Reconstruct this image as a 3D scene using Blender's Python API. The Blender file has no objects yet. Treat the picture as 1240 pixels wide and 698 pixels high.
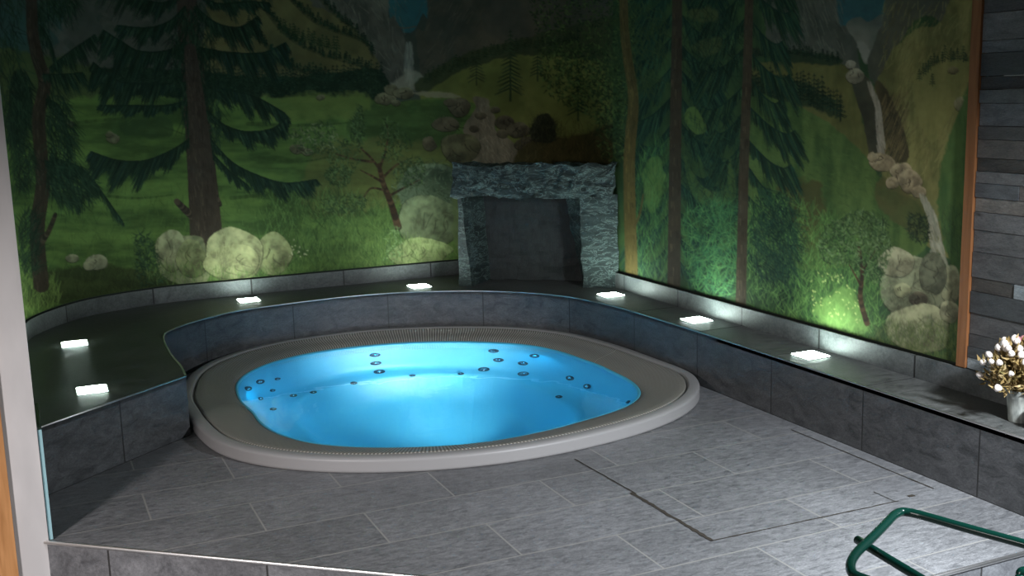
import bpy, bmesh, math, random
import numpy as np
from mathutils import Vector, Matrix, noise
random.seed(7); rng = np.random.default_rng(11)
R = math.radians
sc = bpy.context.scene
COL = sc.collection

# ------------------------------------------------------------------ camera
F, PITCH, YAW, ROLL, H = 1332.67, R(-10.148), R(-24.073), R(-1.569), 1.5
Rz = np.array([[math.cos(YAW), -math.sin(YAW), 0], [math.sin(YAW), math.cos(YAW), 0], [0, 0, 1]])
Rx = np.array([[1, 0, 0], [0, math.cos(PITCH), -math.sin(PITCH)], [0, math.sin(PITCH), math.cos(PITCH)]])
_f, _u, _x = Rz @ Rx @ np.array([0, 1, 0]), Rz @ Rx @ np.array([0, 0, 1]), Rz @ Rx @ np.array([1, 0, 0])
cR, sR = math.cos(ROLL), math.sin(ROLL)
CR, CU, CF = _x * cR + _u * sR, -_x * sR + _u * cR, _f          # right, up, forward
cam = bpy.data.cameras.new('camera'); cam.sensor_width = 36; cam.lens = F / 1240 * 36
cam.clip_start = .05; cam.clip_end = 100
co = bpy.data.objects.new('camera', cam); COL.objects.link(co); sc.camera = co
m = Matrix.Identity(4)
for i in range(3):
    m[i][0], m[i][1], m[i][2] = CR[i], CU[i], -CF[i]
m[2][3] = H
co.matrix_world = m

# ------------------------------------------------------------------ world, lamps of the room, exposure
w = bpy.data.worlds.new('world'); sc.world = w; w.use_nodes = True
w.node_tree.nodes['Background'].inputs[0].default_value = (.85, .97, .92, 1)
w.node_tree.nodes['Background'].inputs[1].default_value = .065
sc.view_settings.view_transform = 'Standard'; sc.view_settings.look = 'None'
sc.view_settings.exposure = 0; sc.view_settings.gamma = 1; sc.view_settings.use_curve_mapping = False


def area(name, loc, target, size, energy, color, spread=180):
    l = bpy.data.lights.new(name, 'AREA'); l.shape = 'DISK'; l.size = size; l.energy = energy; l.color = color
    l.spread = R(spread)
    o = bpy.data.objects.new(name, l); COL.objects.link(o); o.location = loc
    o.rotation_euler = (Vector(target) - Vector(loc)).to_track_quat('-Z', 'Y').to_euler()
    return o


area('room_light_right', (2.75, 1.25, 1.6), (2.4, 2.75, -.3), .22, 49, (.87, .93, 1), 105)
area('room_light_left', (-1.35, 1.95, 1.35), (.7, 3.4, -.9), .25, 29, (1, .93, .93), 100)
WATERLIGHT = 3.2
LAMP_E = 52.0

# ------------------------------------------------------------------ helpers
def lin(c): c = np.asarray(c, float) / 255; return np.where(c <= .04045, c / 12.92, ((c + .055) / 1.055) ** 2.4)


def link(name, me, mat=None, parent=None, smooth=False):
    o = bpy.data.objects.new(name, me); COL.objects.link(o)
    if mat:
        for x in (mat if isinstance(mat, (list, tuple)) else [mat]): me.materials.append(x)
    if parent: o.parent = parent
    if smooth:
        for p in me.polygons: p.use_smooth = True
    return o


def obj(name, bm, mat, parent=None, smooth=False):
    me = bpy.data.meshes.new(name); bmesh.ops.recalc_face_normals(bm, faces=bm.faces); bm.to_mesh(me); bm.free()
    return link(name, me, mat, parent, smooth)


def pyobj(name, vs, fs, mat, parent=None, smooth=False, recalc=False):
    me = bpy.data.meshes.new(name); me.from_pydata([tuple(map(float, v)) for v in vs], [], fs); me.update()
    if recalc:
        bm = bmesh.new(); bm.from_mesh(me); bmesh.ops.recalc_face_normals(bm, faces=bm.faces); bm.to_mesh(me); bm.free()
    return link(name, me, mat, parent, smooth)


def tag(o, label, cat, group=None, kind=None):
    if label: o['label'] = label
    if cat: o['category'] = cat
    if group: o['group'] = group
    if kind: o['kind'] = kind
    return o


def struct(o): o['kind'] = 'structure'; return o


def thing(name, loc, label, cat, group=None):
    o = bpy.data.objects.new(name, None); COL.objects.link(o); o.location = loc; o.empty_display_size = .05
    return tag(o, label, cat, group)


def child(o, root):
    """keep world coordinates of mesh data while parenting under an unrotated empty"""
    o.parent = root; o.location = -Vector(root.location); return o


def box(bm, a, b):
    vs = [bm.verts.new((x, y, z)) for x in (a[0], b[0]) for y in (a[1], b[1]) for z in (a[2], b[2])]
    for q in ((0, 1, 3, 2), (4, 6, 7, 5), (0, 4, 5, 1), (2, 3, 7, 6), (0, 2, 6, 4), (1, 5, 7, 3)): bm.faces.new([vs[i] for i in q])


def tube(pts, rad, seg=14, cap=True):
    """swept tube through points"""
    bm = bmesh.new(); pts = [Vector(p) for p in pts]; n = len(pts); rings = []; up = Vector((0, 0, 1))
    rr = rad if isinstance(rad, (list, tuple)) else [rad] * n
    for i, p in enumerate(pts):
        t = (pts[min(i + 1, n - 1)] - pts[max(i - 1, 0)]).normalized()
        if abs(t.dot(up)) > .95: up = Vector((1, 0, 0))
        s = t.cross(up).normalized(); v = s.cross(t); up = v
        rings.append([bm.verts.new(p + (s * math.cos(a) + v * math.sin(a)) * rr[i]) for a in [k * 2 * math.pi / seg for k in range(seg)]])
    for a, b in zip(rings, rings[1:]):
        for k in range(seg): bm.faces.new((a[k], a[(k + 1) % seg], b[(k + 1) % seg], b[k]))
    if cap: bm.faces.new(rings[0]); bm.faces.new(rings[-1])
    return bm


def crom(P, n=12, closed=False):
    P = [np.asarray(p, float) for p in P]; out = []; N = len(P)
    for i in range(N if closed else N - 1):
        g = (lambda k: P[k % N]) if closed else (lambda k: P[min(max(k, 0), N - 1)])
        a, b, c, d = g(i - 1), g(i), g(i + 1), g(i + 2)
        for k in range(n):
            t = k / n
            out.append(.5 * (2 * b + (c - a) * t + (2 * a - 5 * b + 4 * c - d) * t * t + (3 * b - a - 3 * c + d) * t ** 3))
    if not closed: out.append(P[-1])
    return out


def arclen(P): P = np.asarray(P); return np.r_[0, np.cumsum(np.hypot(*(P[1:, :2] - P[:-1, :2]).T))]


# ------------------------------------------------------------------ materials
def mat(name, base=(.5, .5, .5), rough=.5, metal=0, spec=.5, **kw):
    m = bpy.data.materials.new(name); m.use_nodes = True
    b = m.node_tree.nodes['Principled BSDF']
    b.inputs['Base Color'].default_value = (*base, 1); b.inputs['Roughness'].default_value = rough
    b.inputs['Metallic'].default_value = metal; b.inputs['Specular IOR Level'].default_value = spec
    for k, v in kw.items(): b.inputs[k.replace('_', ' ')].default_value = v
    return m


class NT:
    def __init__(s, m): s.t = m.node_tree; s.b = s.t.nodes['Principled BSDF']
    def n(s, typ, ins=None, **props):
        x = s.t.nodes.new('ShaderNode' + typ)
        for k, v in props.items(): setattr(x, k, v)
        for k, v in (ins or {}).items():
            if isinstance(v, bpy.types.NodeSocket): s.t.links.new(v, x.inputs[k])
            else: x.inputs[k].default_value = v
        return x
    def l(s, a, b): s.t.links.new(a, b)
    def ramp(s, fac, stops):
        r = s.n('ValToRGB', {0: fac}); e = r.color_ramp.elements
        while len(e) < len(stops): e.new(.5)
        for x, (p, c) in zip(e, stops): x.position = p; x.color = (*c, 1) if len(c) == 3 else c
        return r.outputs[0]
    def mix(s, f, a, b, mode='MIX'):
        x = s.t.nodes.new('ShaderNodeMix'); x.data_type = 'RGBA'; x.blend_type = mode
        for k, v in ((0, f), (6, a), (7, b)):
            if isinstance(v, bpy.types.NodeSocket): s.t.links.new(v, x.inputs[k])
            else: x.inputs[k].default_value = v if k == 0 else (*v, 1)
        return x.outputs[2]
    def coord(s, uv=False, scale=(1, 1, 1), loc=(0, 0, 0), rot=(0, 0, 0)):
        tc = s.n('TexCoord'); mp = s.n('Mapping', {0: tc.outputs['UV' if uv else 'Object'], 1: loc, 2: rot, 3: scale}); return mp.outputs[0]


def slate(name, dark, light, rough=.42, uv=False, tile=None, stretch=(1, 3, 1), grout=(.16, .16, .155), bump=.25, rot=0, spec=.5, tileloc=(0, 0, 0), mort=.004, gain=.8, nsc=9):
    m = mat(name, rough=rough, spec=spec); t = NT(m)
    c = t.coord(uv, stretch, rot=(0, 0, rot))
    n1 = t.n('TexNoise', {'Vector': c, 'Scale': nsc, 'Detail': 10, 'Roughness': .7, 'Distortion': .9}).outputs[0]
    n2 = t.n('TexNoise', {'Vector': t.coord(uv), 'Scale': 2.2, 'Detail': 3}).outputs[0]
    n3 = t.n('TexNoise', {'Vector': c, 'Scale': 70, 'Detail': 4, 'Roughness': .8}).outputs[0]
    mid = tuple((a + b) / 2 for a, b in zip(dark, light))
    col = t.ramp(n1, [(.3, dark), (.5, mid), (.72, light)])
    col = t.mix(.55, col, t.ramp(n2, [(.3, (.72, .72, .72)), (.7, (1.25, 1.25, 1.25))]), 'MULTIPLY')
    col = t.mix(gain, col, t.ramp(n3, [(.3, (.6, .6, .6)), (.7, (1.4, 1.4, 1.4))]), 'MULTIPLY')
    h = t.n('Math', {0: n1, 1: n3}, operation='ADD').outputs[0]
    if tile:
        br = t.n('TexBrick', {'Vector': t.coord(uv, loc=tileloc), 'Color1': (.8, .8, .8, 1), 'Color2': (1.2, 1.2, 1.2, 1), 'Mortar': (1, 1, 1, 1), 'Scale': 1, 'Mortar Size': mort,
                              'Mortar Smooth': .1, 'Bias': 0, 'Brick Width': tile[0], 'Row Height': tile[1]}, offset=tile[2], offset_frequency=2)
        col = t.mix(.6, col, br.outputs[0], 'MULTIPLY')
        col = t.mix(br.outputs[1], col, grout)
        h = t.n('Math', {0: h, 1: br.outputs[1]}, operation='SUBTRACT').outputs[0]
    t.l(col, t.b.inputs['Base Color'])
    b = t.n('Bump', {'Height': h, 'Strength': bump, 'Distance': .006}); t.l(b.outputs[0], t.b.inputs['Normal'])
    t.l(t.ramp(n1, [(.3, (rough - .12,) * 3), (.7, (rough + .15,) * 3)]), t.b.inputs['Roughness'])
    return m


M = {}
M['floor'] = slate('slate floor tiles', (.085, .087, .092), (.265, .268, .275), tile=(.71, .303, .5), nsc=13, gain=1, stretch=(1.5, 4.5, 1), rot=.55, tileloc=(-.33, -.07, 0), grout=(.27, .265, .25), mort=.0035)
M['ledge'] = slate('slate ledge tiles', (.038, .04, .042), (.13, .133, .138), uv=True, tile=(.6, .31, 0), stretch=(1.2, 2.4, 1), rot=.9, grout=(.03, .03, .03), bump=.35)
M['ledge_top'] = slate('slate ledge top tiles', (.045, .048, .045), (.17, .175, .168), stretch=(1.2, 2.6, 1), rough=.4, grout=(.03, .03, .03))
M['skirt'] = slate('slate skirting tiles', (.07, .078, .078), (.17, .18, .18), uv=True, tile=(.6, .4, 0), stretch=(1, 1, 1), grout=(.02, .02, .02), mort=.005)
M['riser'] = slate('slate step riser tiles', (.07, .072, .078), (.2, .205, .215), uv=True, tile=(.6, .4, 0), stretch=(1, 1, 1), grout=(.03, .03, .03))
M['rock'] = slate('rough green blue slate slab', (.006, .012, .013), (.05, .08, .075), stretch=(1, 1, 2.4), bump=1, rough=.45, rot=.5)
t = NT(M['rock']); src = t.b.inputs['Base Color'].links[0].from_socket
vn = t.n('TexNoise', {'Vector': t.coord(scale=(1, 1, 2.6), rot=(.2, .5, .3)), 'Scale': 8, 'Detail': 7, 'Roughness': .68, 'Distortion': 1.0}).outputs[0]
vv = t.n('Math', {0: t.n('Math', {0: vn, 1: .5}, operation='SUBTRACT').outputs[0]}, operation='ABSOLUTE').outputs[0]
t.l(t.mix(t.ramp(vv, [(0, (.75, .75, .75)), (.01, (.35, .35, .35)), (.03, (0, 0, 0))]), src, (.26, .36, .33)), t.b.inputs['Base Color'])
M['rockdark'] = slate('dark slate slab', (.01, .015, .015), (.04, .052, .05), stretch=(3, 3, 1), bump=.5, rough=.55)
M['metal'] = mat('brushed steel edge', (.8, .79, .78), .38, 1)
M['white'] = mat('white painted plaster', (.78, .755, .745), .7)
t = NT(M['white']); n_ = t.n('TexNoise', {'Vector': t.coord(scale=(1, 1, .4)), 'Scale': 6, 'Detail': 5}).outputs[0]
t.l(t.ramp(n_, [(.35, (.5, .485, .48)), (.65, (.62, .6, .59))]), t.b.inputs['Base Color'])
M['wall'] = mat('dark green painted wall', (.03, .04, .03), .8)
M['ceil'] = mat('ceiling plaster', (.25, .25, .24), .9)


def wood(name, a, b):
    m = mat(name, rough=.5); t = NT(m); n = t.n('TexNoise', {'Vector': t.coord(scale=(8, 8, .7)), 'Scale': 6, 'Detail': 6, 'Distortion': .6}).outputs[0]
    t.l(t.ramp(n, [(.3, a), (.7, b)]), t.b.inputs['Base Color']); return m


M['wood'] = wood('orange pine', (.36, .16, .05), (.6, .3, .12))
M['woodtrim'] = wood('brown stained strip', (.2, .075, .025), (.3, .125, .045))

# ------------------------------------------------------------------ plan of the place (metres; z 0 = tiled platform)
B = .277                                   # ledge height
BACK = crom([(3.36, 6.35), (3.345, 6.6), (3.24, 6.83), (3.0, 6.92), (2.6, 6.93), (1.8, 6.95), (1.26, 6.95), (.8, 6.95), (.525, 6.87), (.29, 6.745), (.1, 6.51), (-.02, 6.25), (-.075, 5.9), (-.1, 5.4), (-.11, 4.7), (-.11, 4.02)], 14)
ux, uy = .803, -.595                        # niche front direction
nx, ny = .595, .803                         # niche depth direction
def niche(t, n, z): return (2.6 + ux * t + nx * n, 6.43 + uy * t + ny * n, z)


INNER = [(3.07, 1.8), (3.07, 3.0), (3.07, 4.3)] + crom([(3.07, 4.42), (3.06, 4.95), (3.04, 5.35), (2.95, 5.78), (2.76, 6.08), (2.5, 6.3), (2.2, 6.45), (1.9, 6.515), (1.6, 6.51), (1.35, 6.48), (1.1, 6.42), (.86, 6.26), (.7, 6.09), (.63, 5.92), (.612, 5.52), (.62, 5.2), (.613, 4.995)], 7) + [(.3, 4.727), (-.11, 4.377)]

# structure: floors, ceiling, walls
def slabpoly(name, poly, z0, z1, m, parent=None, top_only=False):
    bm = bmesh.new(); a = [bm.verts.new((x, y, z1)) for x, y in poly]
    bm.faces.new(a)
    if not top_only:
        b = [bm.verts.new((x, y, z0)) for x, y in poly]; bm.faces.new(b[::-1]); n = len(a)
        for i in range(n): bm.faces.new((a[i], a[(i + 1) % n], b[(i + 1) % n], b[i]))
    caps = [f for f in bm.faces if len(f.verts) > 4]
    if caps:
        bmesh.ops.delete(bm, geom=caps, context='FACES_ONLY')
        from mathutils.geometry import tessellate_polygon
        for tri in tessellate_polygon([[Vector((x, y, 0)) for x, y in poly]]):
            bm.faces.new([a[i] for i in tri])
            if not top_only: bm.faces.new([b[i] for i in tri])
    return obj(name, bm, m, parent)


TUBC = (1.855, 5.235)
ANG_O = [-180, -165.7, -155.6, -146.4, -137, -127.5, -123.2, -113, -104.3, -98.3, -81.6, -70, -60.9, -52, -43, -36.3, -27.6, -19, -7, 3.3, 23.4, 40, 55, 69.8, 88.5, 102.2, 111.3, 121.4, 128.9, 136.7, 143.1, 160]
RAD_O = [1.232, 1.25, 1.315, 1.342, 1.344, 1.336, 1.326, 1.313, 1.308, 1.304, 1.306, 1.329, 1.359, 1.387, 1.4, 1.392, 1.356, 1.308, 1.25, 1.215, 1.215, 1.23, 1.22, 1.225, 1.268, 1.305, 1.33, 1.345, 1.34, 1.335, 1.32, 1.25]
ANG_W = [-178.5, -153.3, -140.3, -126.7, -114.2, -102, -93.5, -84, -66.6, -55.9, -45.3, -37.5, -26.8, -13.5, 7.4, 23.1, 34.6, 46.6, 58.4, 69.9, 81, 91.9, 102.5, 112.1, 123, 133.9, 144.9, 158.8]
RAD_W = [.903, .979, 1.007, 1.003, .998, 1.005, 1.002, .991, 1.0, 1.048, 1.09, 1.09, 1.046, .976, .945, .985, 1.012, 1.006, 1.01, 1.023, 1.047, 1.065, 1.095, 1.115, 1.118, 1.097, 1.055, .977]
NA = 240
TH = np.arange(NA) * 2 * np.pi / NA
def rtab(A, Rr, k):
    A = np.array(A); Rr = np.array(Rr); a = np.degrees((TH + np.pi) % (2 * np.pi) - np.pi)
    r = np.interp(a, np.r_[A[-1] - 360, A, A[0] + 360], np.r_[Rr[-1], Rr, Rr[0]])
    for _ in range(k): r = (np.roll(r, 1) + 2 * r + np.roll(r, -1)) / 4
    return r
RO = rtab(ANG_O, RAD_O, 14); RW = rtab(ANG_W, RAD_W, 14)
EDGE_POLY = INNER + [(-.11, 0), (3.07, 0)]

# platform floor with a hole for the tub
bm = bmesh.new()
outer = [(-.3, 4.2), (-.04, 3.99), (.5, 3.547), (1.023, 3.117), (1.94, 2.366), (2.5, 2.366), (3.2, 2.366), (3.2, 4.5), (3.2, 6.0), (3.0, 6.5), (2.2, 6.6), (1, 6.6), (.3, 6.4), (-.3, 5.8), (-.3, 5)]
def radial_to_outer(th, outer=outer):
    d = np.array([math.cos(th), math.sin(th)]); c = np.array(TUBC); best = 9
    for i in range(len(outer)):
        p = np.array(outer[i]) - c; q = np.array(outer[(i + 1) % len(outer)]) - c; e = q - p
        den = d[0] * e[1] - d[1] * e[0]
        if abs(den) < 1e-9: continue
        s = (p[0] * e[1] - p[1] * e[0]) / den; k = (p[0] * d[1] - p[1] * d[0]) / den
        if s > 0 and -1e-6 <= k <= 1 + 1e-6: best = min(best, s)
    return best
RO = np.minimum(RO, [radial_to_outer(t_, EDGE_POLY) - .007 for t_ in TH])
for _ in range(8): RO = (np.roll(RO, 1) + 2 * RO + np.roll(RO, -1)) / 4
RO = RO - .003
oth = sorted(set(list(TH) + [math.atan2(y - TUBC[1], x - TUBC[0]) % (2 * math.pi) for x, y in outer]))
hole, rim_ = [], []
for th in oth:
    r_in = np.interp(th, np.r_[TH, 2 * np.pi], np.r_[RO, RO[0]]) - .06
    ro = radial_to_outer(th)
    hole.append(bm.verts.new((TUBC[0] + r_in * math.cos(th), TUBC[1] + r_in * math.sin(th), 0)))
    ro = max(ro, r_in + .001)
    rim_.append(bm.verts.new((TUBC[0] + ro * math.cos(th), TUBC[1] + ro * math.sin(th), 0)))
n = len(hole)
for i in range(n): bm.faces.new((hole[i], rim_[i], rim_[(i + 1) % n], hole[(i + 1) % n]))
struct(obj('floor', bm, M['floor']))
# step riser: tiled face under the platform edge, and the steel edge
edge = [(-.3, 4.2), (-.04, 3.99), (.5, 3.547), (1.023, 3.117), (1.94, 2.366), (3.07, 2.366)]
def ribbon(name, path, z0, z1, m, parent=None, flip=False, thick=.008, off=-1):
    """vertical strip along a path with UV (arc length, z)"""
    P = np.array(path); s = arclen(P); vs, fs, uvs = [], [], []
    for (x, y), a in zip(P, s):
        for z in (z0, z1): vs.append((x, y, z)); uvs.append((a, z))
    for i in range(len(P) - 1):
        q = (2 * i, 2 * i + 2, 2 * i + 3, 2 * i + 1); fs.append(q[::-1] if flip else q)
    me = bpy.data.meshes.new(name); me.from_pydata(vs, [], fs); uv = me.uv_layers.new()
    for l in me.loops: uv.data[l.index].uv = uvs[l.vertex_index]
    o = link(name, me, m, parent)
    if thick:
        md = o.modifiers.new('t', 'SOLIDIFY'); md.thickness = thick; md.offset = off
    return o
r_ = struct(ribbon('wall_step_riser', edge, -.2, -.004, M['riser'], flip=False, thick=.01))
tp = [(x, y, -.002) for x, y in edge]
struct(obj('trim_3', tube([Vector(p) for p in tp], .0075, 8), M['metal'], smooth=True))
slabp = [(-3, -2.5), (5, -2.5), (5, 7.2), (-3, 7.2)]
struct(slabpoly('floor_lower', [(-3, -2.5), (3.4, -2.5), (3.4, 2.4), (1.95, 2.4), (1.03, 3.15), (-.03, 4.01), (-.3, 4.22), (-3, 4.22)], -.3, -.2, M['floor']))
struct(slabpoly('ceiling', [(-.35, 3.6), (3.6, 3.6), (3.6, 7.1), (-.35, 7.1)], 2.5, 2.55, M['ceil']))
def offs(P, d):
    P = np.array(P); T = np.gradient(P, axis=0); T /= np.hypot(*T.T)[:, None]; return P + np.c_[T[:, 1], -T[:, 0]] * d
WP = offs(BACK, .012)
bw = ribbon('wall_back', WP, 0, 2.5, M['wall'], thick=.05, flip=True); struct(bw)
bm = bmesh.new(); box(bm, (3.372, 3.1, 0), (3.45, 6.36, 2.5)); struct(obj('wall_right', bm, M['wall']))

# ------------------------------------------------------------------ the mural: paint a canvas, then lay it on both walls
S = 1.3; OX, OY, CW, CH = -40, -260, 1260, 720
cv = np.zeros((int(CH * S), int(CW * S), 3), np.float32)
def fbm(h, w, base, octs=4, seed=0, sx=1., sy=1.):
    g = np.random.default_rng(seed); out = np.zeros((h, w), np.float32); amp = 1; tot = 0
    for o in range(octs):
        gh, gw = int(h / base * sy * 2 ** o) + 3, int(w / base * sx * 2 ** o) + 3; a = g.random((gh, gw), np.float32)
        y = np.linspace(0, gh - 2.001, h); x = np.linspace(0, gw - 2.001, w); yi = y.astype(int); xi = x.astype(int)
        fy = (y - yi)[:, None]; fx = (x - xi)[None]; fy = fy * fy * (3 - 2 * fy); fx = fx * fx * (3 - 2 * fx)
        v = a[yi][:, xi] * (1 - fy) * (1 - fx) + a[yi + 1][:, xi] * fy * (1 - fx) + a[yi][:, xi + 1] * (1 - fy) * fx + a[yi + 1][:, xi + 1] * fy * fx
        out += amp * v; tot += amp; amp *= .6
    return out / tot
NB = [fbm(*cv.shape[:2], 60, 4, 1), fbm(*cv.shape[:2], 14, 3, 2), fbm(*cv.shape[:2], 30, 4, 3, sx=.35, sy=1.6), fbm(*cv.shape[:2], 30, 4, 4, sx=1.8, sy=.4)]
def fill(poly, col, col2=None, soft=1.2, nz=0, var=.5, smooth=True, alpha=1, grad=None):
    P = np.array(crom(poly, 5, True) if smooth else poly, float); P = (P - [OX, OY]) * S
    x0, y0 = np.floor(P.min(0) - 4).astype(int); x1, y1 = np.ceil(P.max(0) + 4).astype(int)
    x0, y0 = max(x0, 0), max(y0, 0); x1, y1 = min(x1, cv.shape[1]), min(y1, cv.shape[0])
    if x1 <= x0 or y1 <= y0: return
    X, Y = np.meshgrid(np.arange(x0, x1) + .5, np.arange(y0, y1) + .5)
    ins = np.zeros(X.shape, bool); dd = np.full(X.shape, 1e9, np.float32); Q = np.roll(P, -1, 0)
    for (ax, ay), (bx, by) in zip(P, Q):
        if ay != by:
            c = (ay > Y) != (by > Y); ins ^= c & (X < (bx - ax) * (Y - ay) / (by - ay) + ax)
        ex, ey = bx - ax, by - ay; L = ex * ex + ey * ey + 1e-9
        tt = np.clip(((X - ax) * ex + (Y - ay) * ey) / L, 0, 1); dd = np.minimum(dd, (X - ax - tt * ex) ** 2 + (Y - ay - tt * ey) ** 2)
    sd = np.sqrt(dd) * np.where(ins, 1, -1) + (NB[1][y0:y1, x0:x1] - .5) * soft * 3
    a = np.clip(sd / soft + .5, 0, 1)[..., None] * alpha
    c1 = lin(col); c2 = lin(col2 if col2 is not None else col)
    k = NB[nz][y0:y1, x0:x1]; k = np.clip((k - .5) * 2.6 + .5, 0, 1)[..., None]
    c = c1 * (1 - k) + c2 * k
    if grad is not None:
        g = np.clip((Y - Y[0, 0]) / (Y[-1, 0] - Y[0, 0] + 1), 0, 1)[..., None]; c = c * (grad[0] * (1 - g) + grad[1] * g)
    cv[y0:y1, x0:x1] = cv[y0:y1, x0:x1] * (1 - a) + c * a
def stroke(x0, y0, x1, y1, w, col, alpha=1., w1=None):
    x0, y0, x1, y1 = (x0 - OX) * S, (y0 - OY) * S, (x1 - OX) * S, (y1 - OY) * S; w = w * S; w1 = w if w1 is None else w1 * S; mw = max(w, w1) / 2 + 1
    a0, b0 = int(min(x0, x1) - mw), int(min(y0, y1) - mw); a1, b1 = int(max(x0, x1) + mw) + 1, int(max(y0, y1) + mw) + 1
    a0, b0 = max(a0, 0), max(b0, 0); a1, b1 = min(a1, cv.shape[1]), min(b1, cv.shape[0])
    if a1 <= a0 or b1 <= b0: return
    X = np.arange(a0, a1)[None] + .5; Y = np.arange(b0, b1)[:, None] + .5; ex, ey = x1 - x0, y1 - y0
    t = np.clip(((X - x0) * ex + (Y - y0) * ey) / (ex * ex + ey * ey + 1e-6), 0, 1)
    d = np.sqrt((X - x0 - t * ex) ** 2 + (Y - y0 - t * ey) ** 2)
    a = (np.clip((w * (1 - t) + w1 * t) / 2 - d + .5, 0, 1) * alpha)[..., None]
    cv[b0:b1, a0:a1] = cv[b0:b1, a0:a1] * (1 - a) + np.asarray(col, np.float32) * a
def pick(cols, j=.15): return lin(cols[rng.integers(len(cols))]) * (1 + (rng.random() - .5) * 2 * j)
def line(pts, w, cols, alpha=1, w1=None, n=8):
    P = crom(pts, n); N = len(P); w1 = w if w1 is None else w1
    for i in range(N - 1):
        a, b = i / (N - 1), (i + 1) / (N - 1); stroke(*P[i], *P[i + 1], w * (1 - a) + w1 * a, pick(cols, .1), alpha, w * (1 - b) + w1 * b)
def trunk(pts, w, w1, cols):
    line(pts, w, [cols[0]], 1, w1); P = crom(pts, 12); N = len(P)
    for k in range(N * 10):
        i = rng.integers(N - 1); ww = (w + (w1 - w) * i / N); o = (rng.random() - .5) * ww * .9; L = 3 + rng.random() * 9
        d = (P[i + 1] - P[i]) / (np.hypot(*(P[i + 1] - P[i])) + 1e-6)
        sh = 1.25 if o < 0 else .75
        stroke(P[i][0] + o, P[i][1], P[i][0] + o + d[0] * L + rng.normal() * .6, P[i][1] + d[1] * L, .9, pick(cols, .3) * sh, .45)
def inpoly(P, n):
    P = np.array(crom(P, 4, True)); lo, hi = P.min(0), P.max(0); out = []; Q = np.roll(P, -1, 0)
    while len(out) < n:
        c = lo + rng.random((n * 2, 2)) * (hi - lo); ins = np.zeros(len(c), bool)
        for (ax, ay), (bx, by) in zip(P, Q):
            if ay != by: ins ^= ((ay > c[:, 1]) != (by > c[:, 1])) & (c[:, 0] < (bx - ax) * (c[:, 1] - ay) / (by - ay) + ax)
        out += list(c[ins])
    return out[:n]
def blades(poly, n, L, cols, ang=-90, spr=35, w=.9, alpha=.55):
    for x, y in inpoly(poly, n):
        a = R(ang + rng.normal() * spr); l = L * (.5 + rng.random()); stroke(x, y, x + math.cos(a) * l, y + math.sin(a) * l, w, pick(cols, .25), alpha, w * .4)
def bough(pts, hang, cols, dens=3.2, tip=.25, w=1.5):
    """spruce bough: a sagging stem with needles hanging from it"""
    P = crom(pts, 10); N = len(P); seg = arclen(P); tot = seg[-1]
    for k in range(int(tot * dens)):
        s = rng.random(); i = min(int(s * (N - 1)), N - 2); x, y = P[i] + (P[i + 1] - P[i]) * rng.random(); d = (P[i + 1] - P[i]) / (np.hypot(*(P[i + 1] - P[i])) + 1e-6)
        h = hang * (tip + (1 - tip) * math.sin(math.pi * min(1, (1 - s) * .85 + .12))) * (.35 + .75 * rng.random()) * (1 + .35 * math.sin(s * 31 + k * .0))
        dx = d[0] * h * (.18 + .5 * s) + rng.normal() * 1.2
        c = pick(cols, .35); stroke(x, y, x + dx, y + h, w, c, .8, w * .35)
        if rng.random() < .3: stroke(x + dx * .3, y + h * .3, x + dx * .7 + rng.normal() * 2, y + h * .8, w * .6, c * 1.7, .5, .4)
    line(pts, 1.8, [cols[0]], .9, .9, 6)
def conifer(x, y, h, cols, wd=.32, n=9, soft=.9):
    stroke(x, y, x, y - h, 1.6 * h / 60 + .5, lin(cols[0]) * 1.1, soft, .4)
    for k in range(n):
        f = (k + .5) / n; yy = y - h * (.1 + .9 * f); l = h * wd * (1 - f) ** .85 + .8
        for s in (-1, 1):
            for q in range(3):
                stroke(x, yy - l * .25, x + s * l * (.75 + .35 * rng.random()), yy + l * .22 + rng.normal() * .6, max(.8, h / 45), pick(cols, .25), soft, .5)
def treeline(pts, h, cols, step=3.2):
    P = crom(pts, 10); L = arclen(P)
    for s in np.arange(0, L[-1], step):
        x = np.interp(s, L, [p[0] for p in P]) + rng.normal(); y = np.interp(s, L, [p[1] for p in P]) + rng.normal(); conifer(x, y + 1, h * (.6 + .6 * rng.random()), cols, .2, 5)
def leaves(poly, n, cols, L=4, w=1.6, alpha=.75):
    for x, y in inpoly(poly, n):
        a = rng.random() * 6.28; l = L * (.5 + .7 * rng.random()); stroke(x, y, x + math.cos(a) * l, y + math.sin(a) * l, w, pick(cols, .35), alpha, .4)
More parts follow.
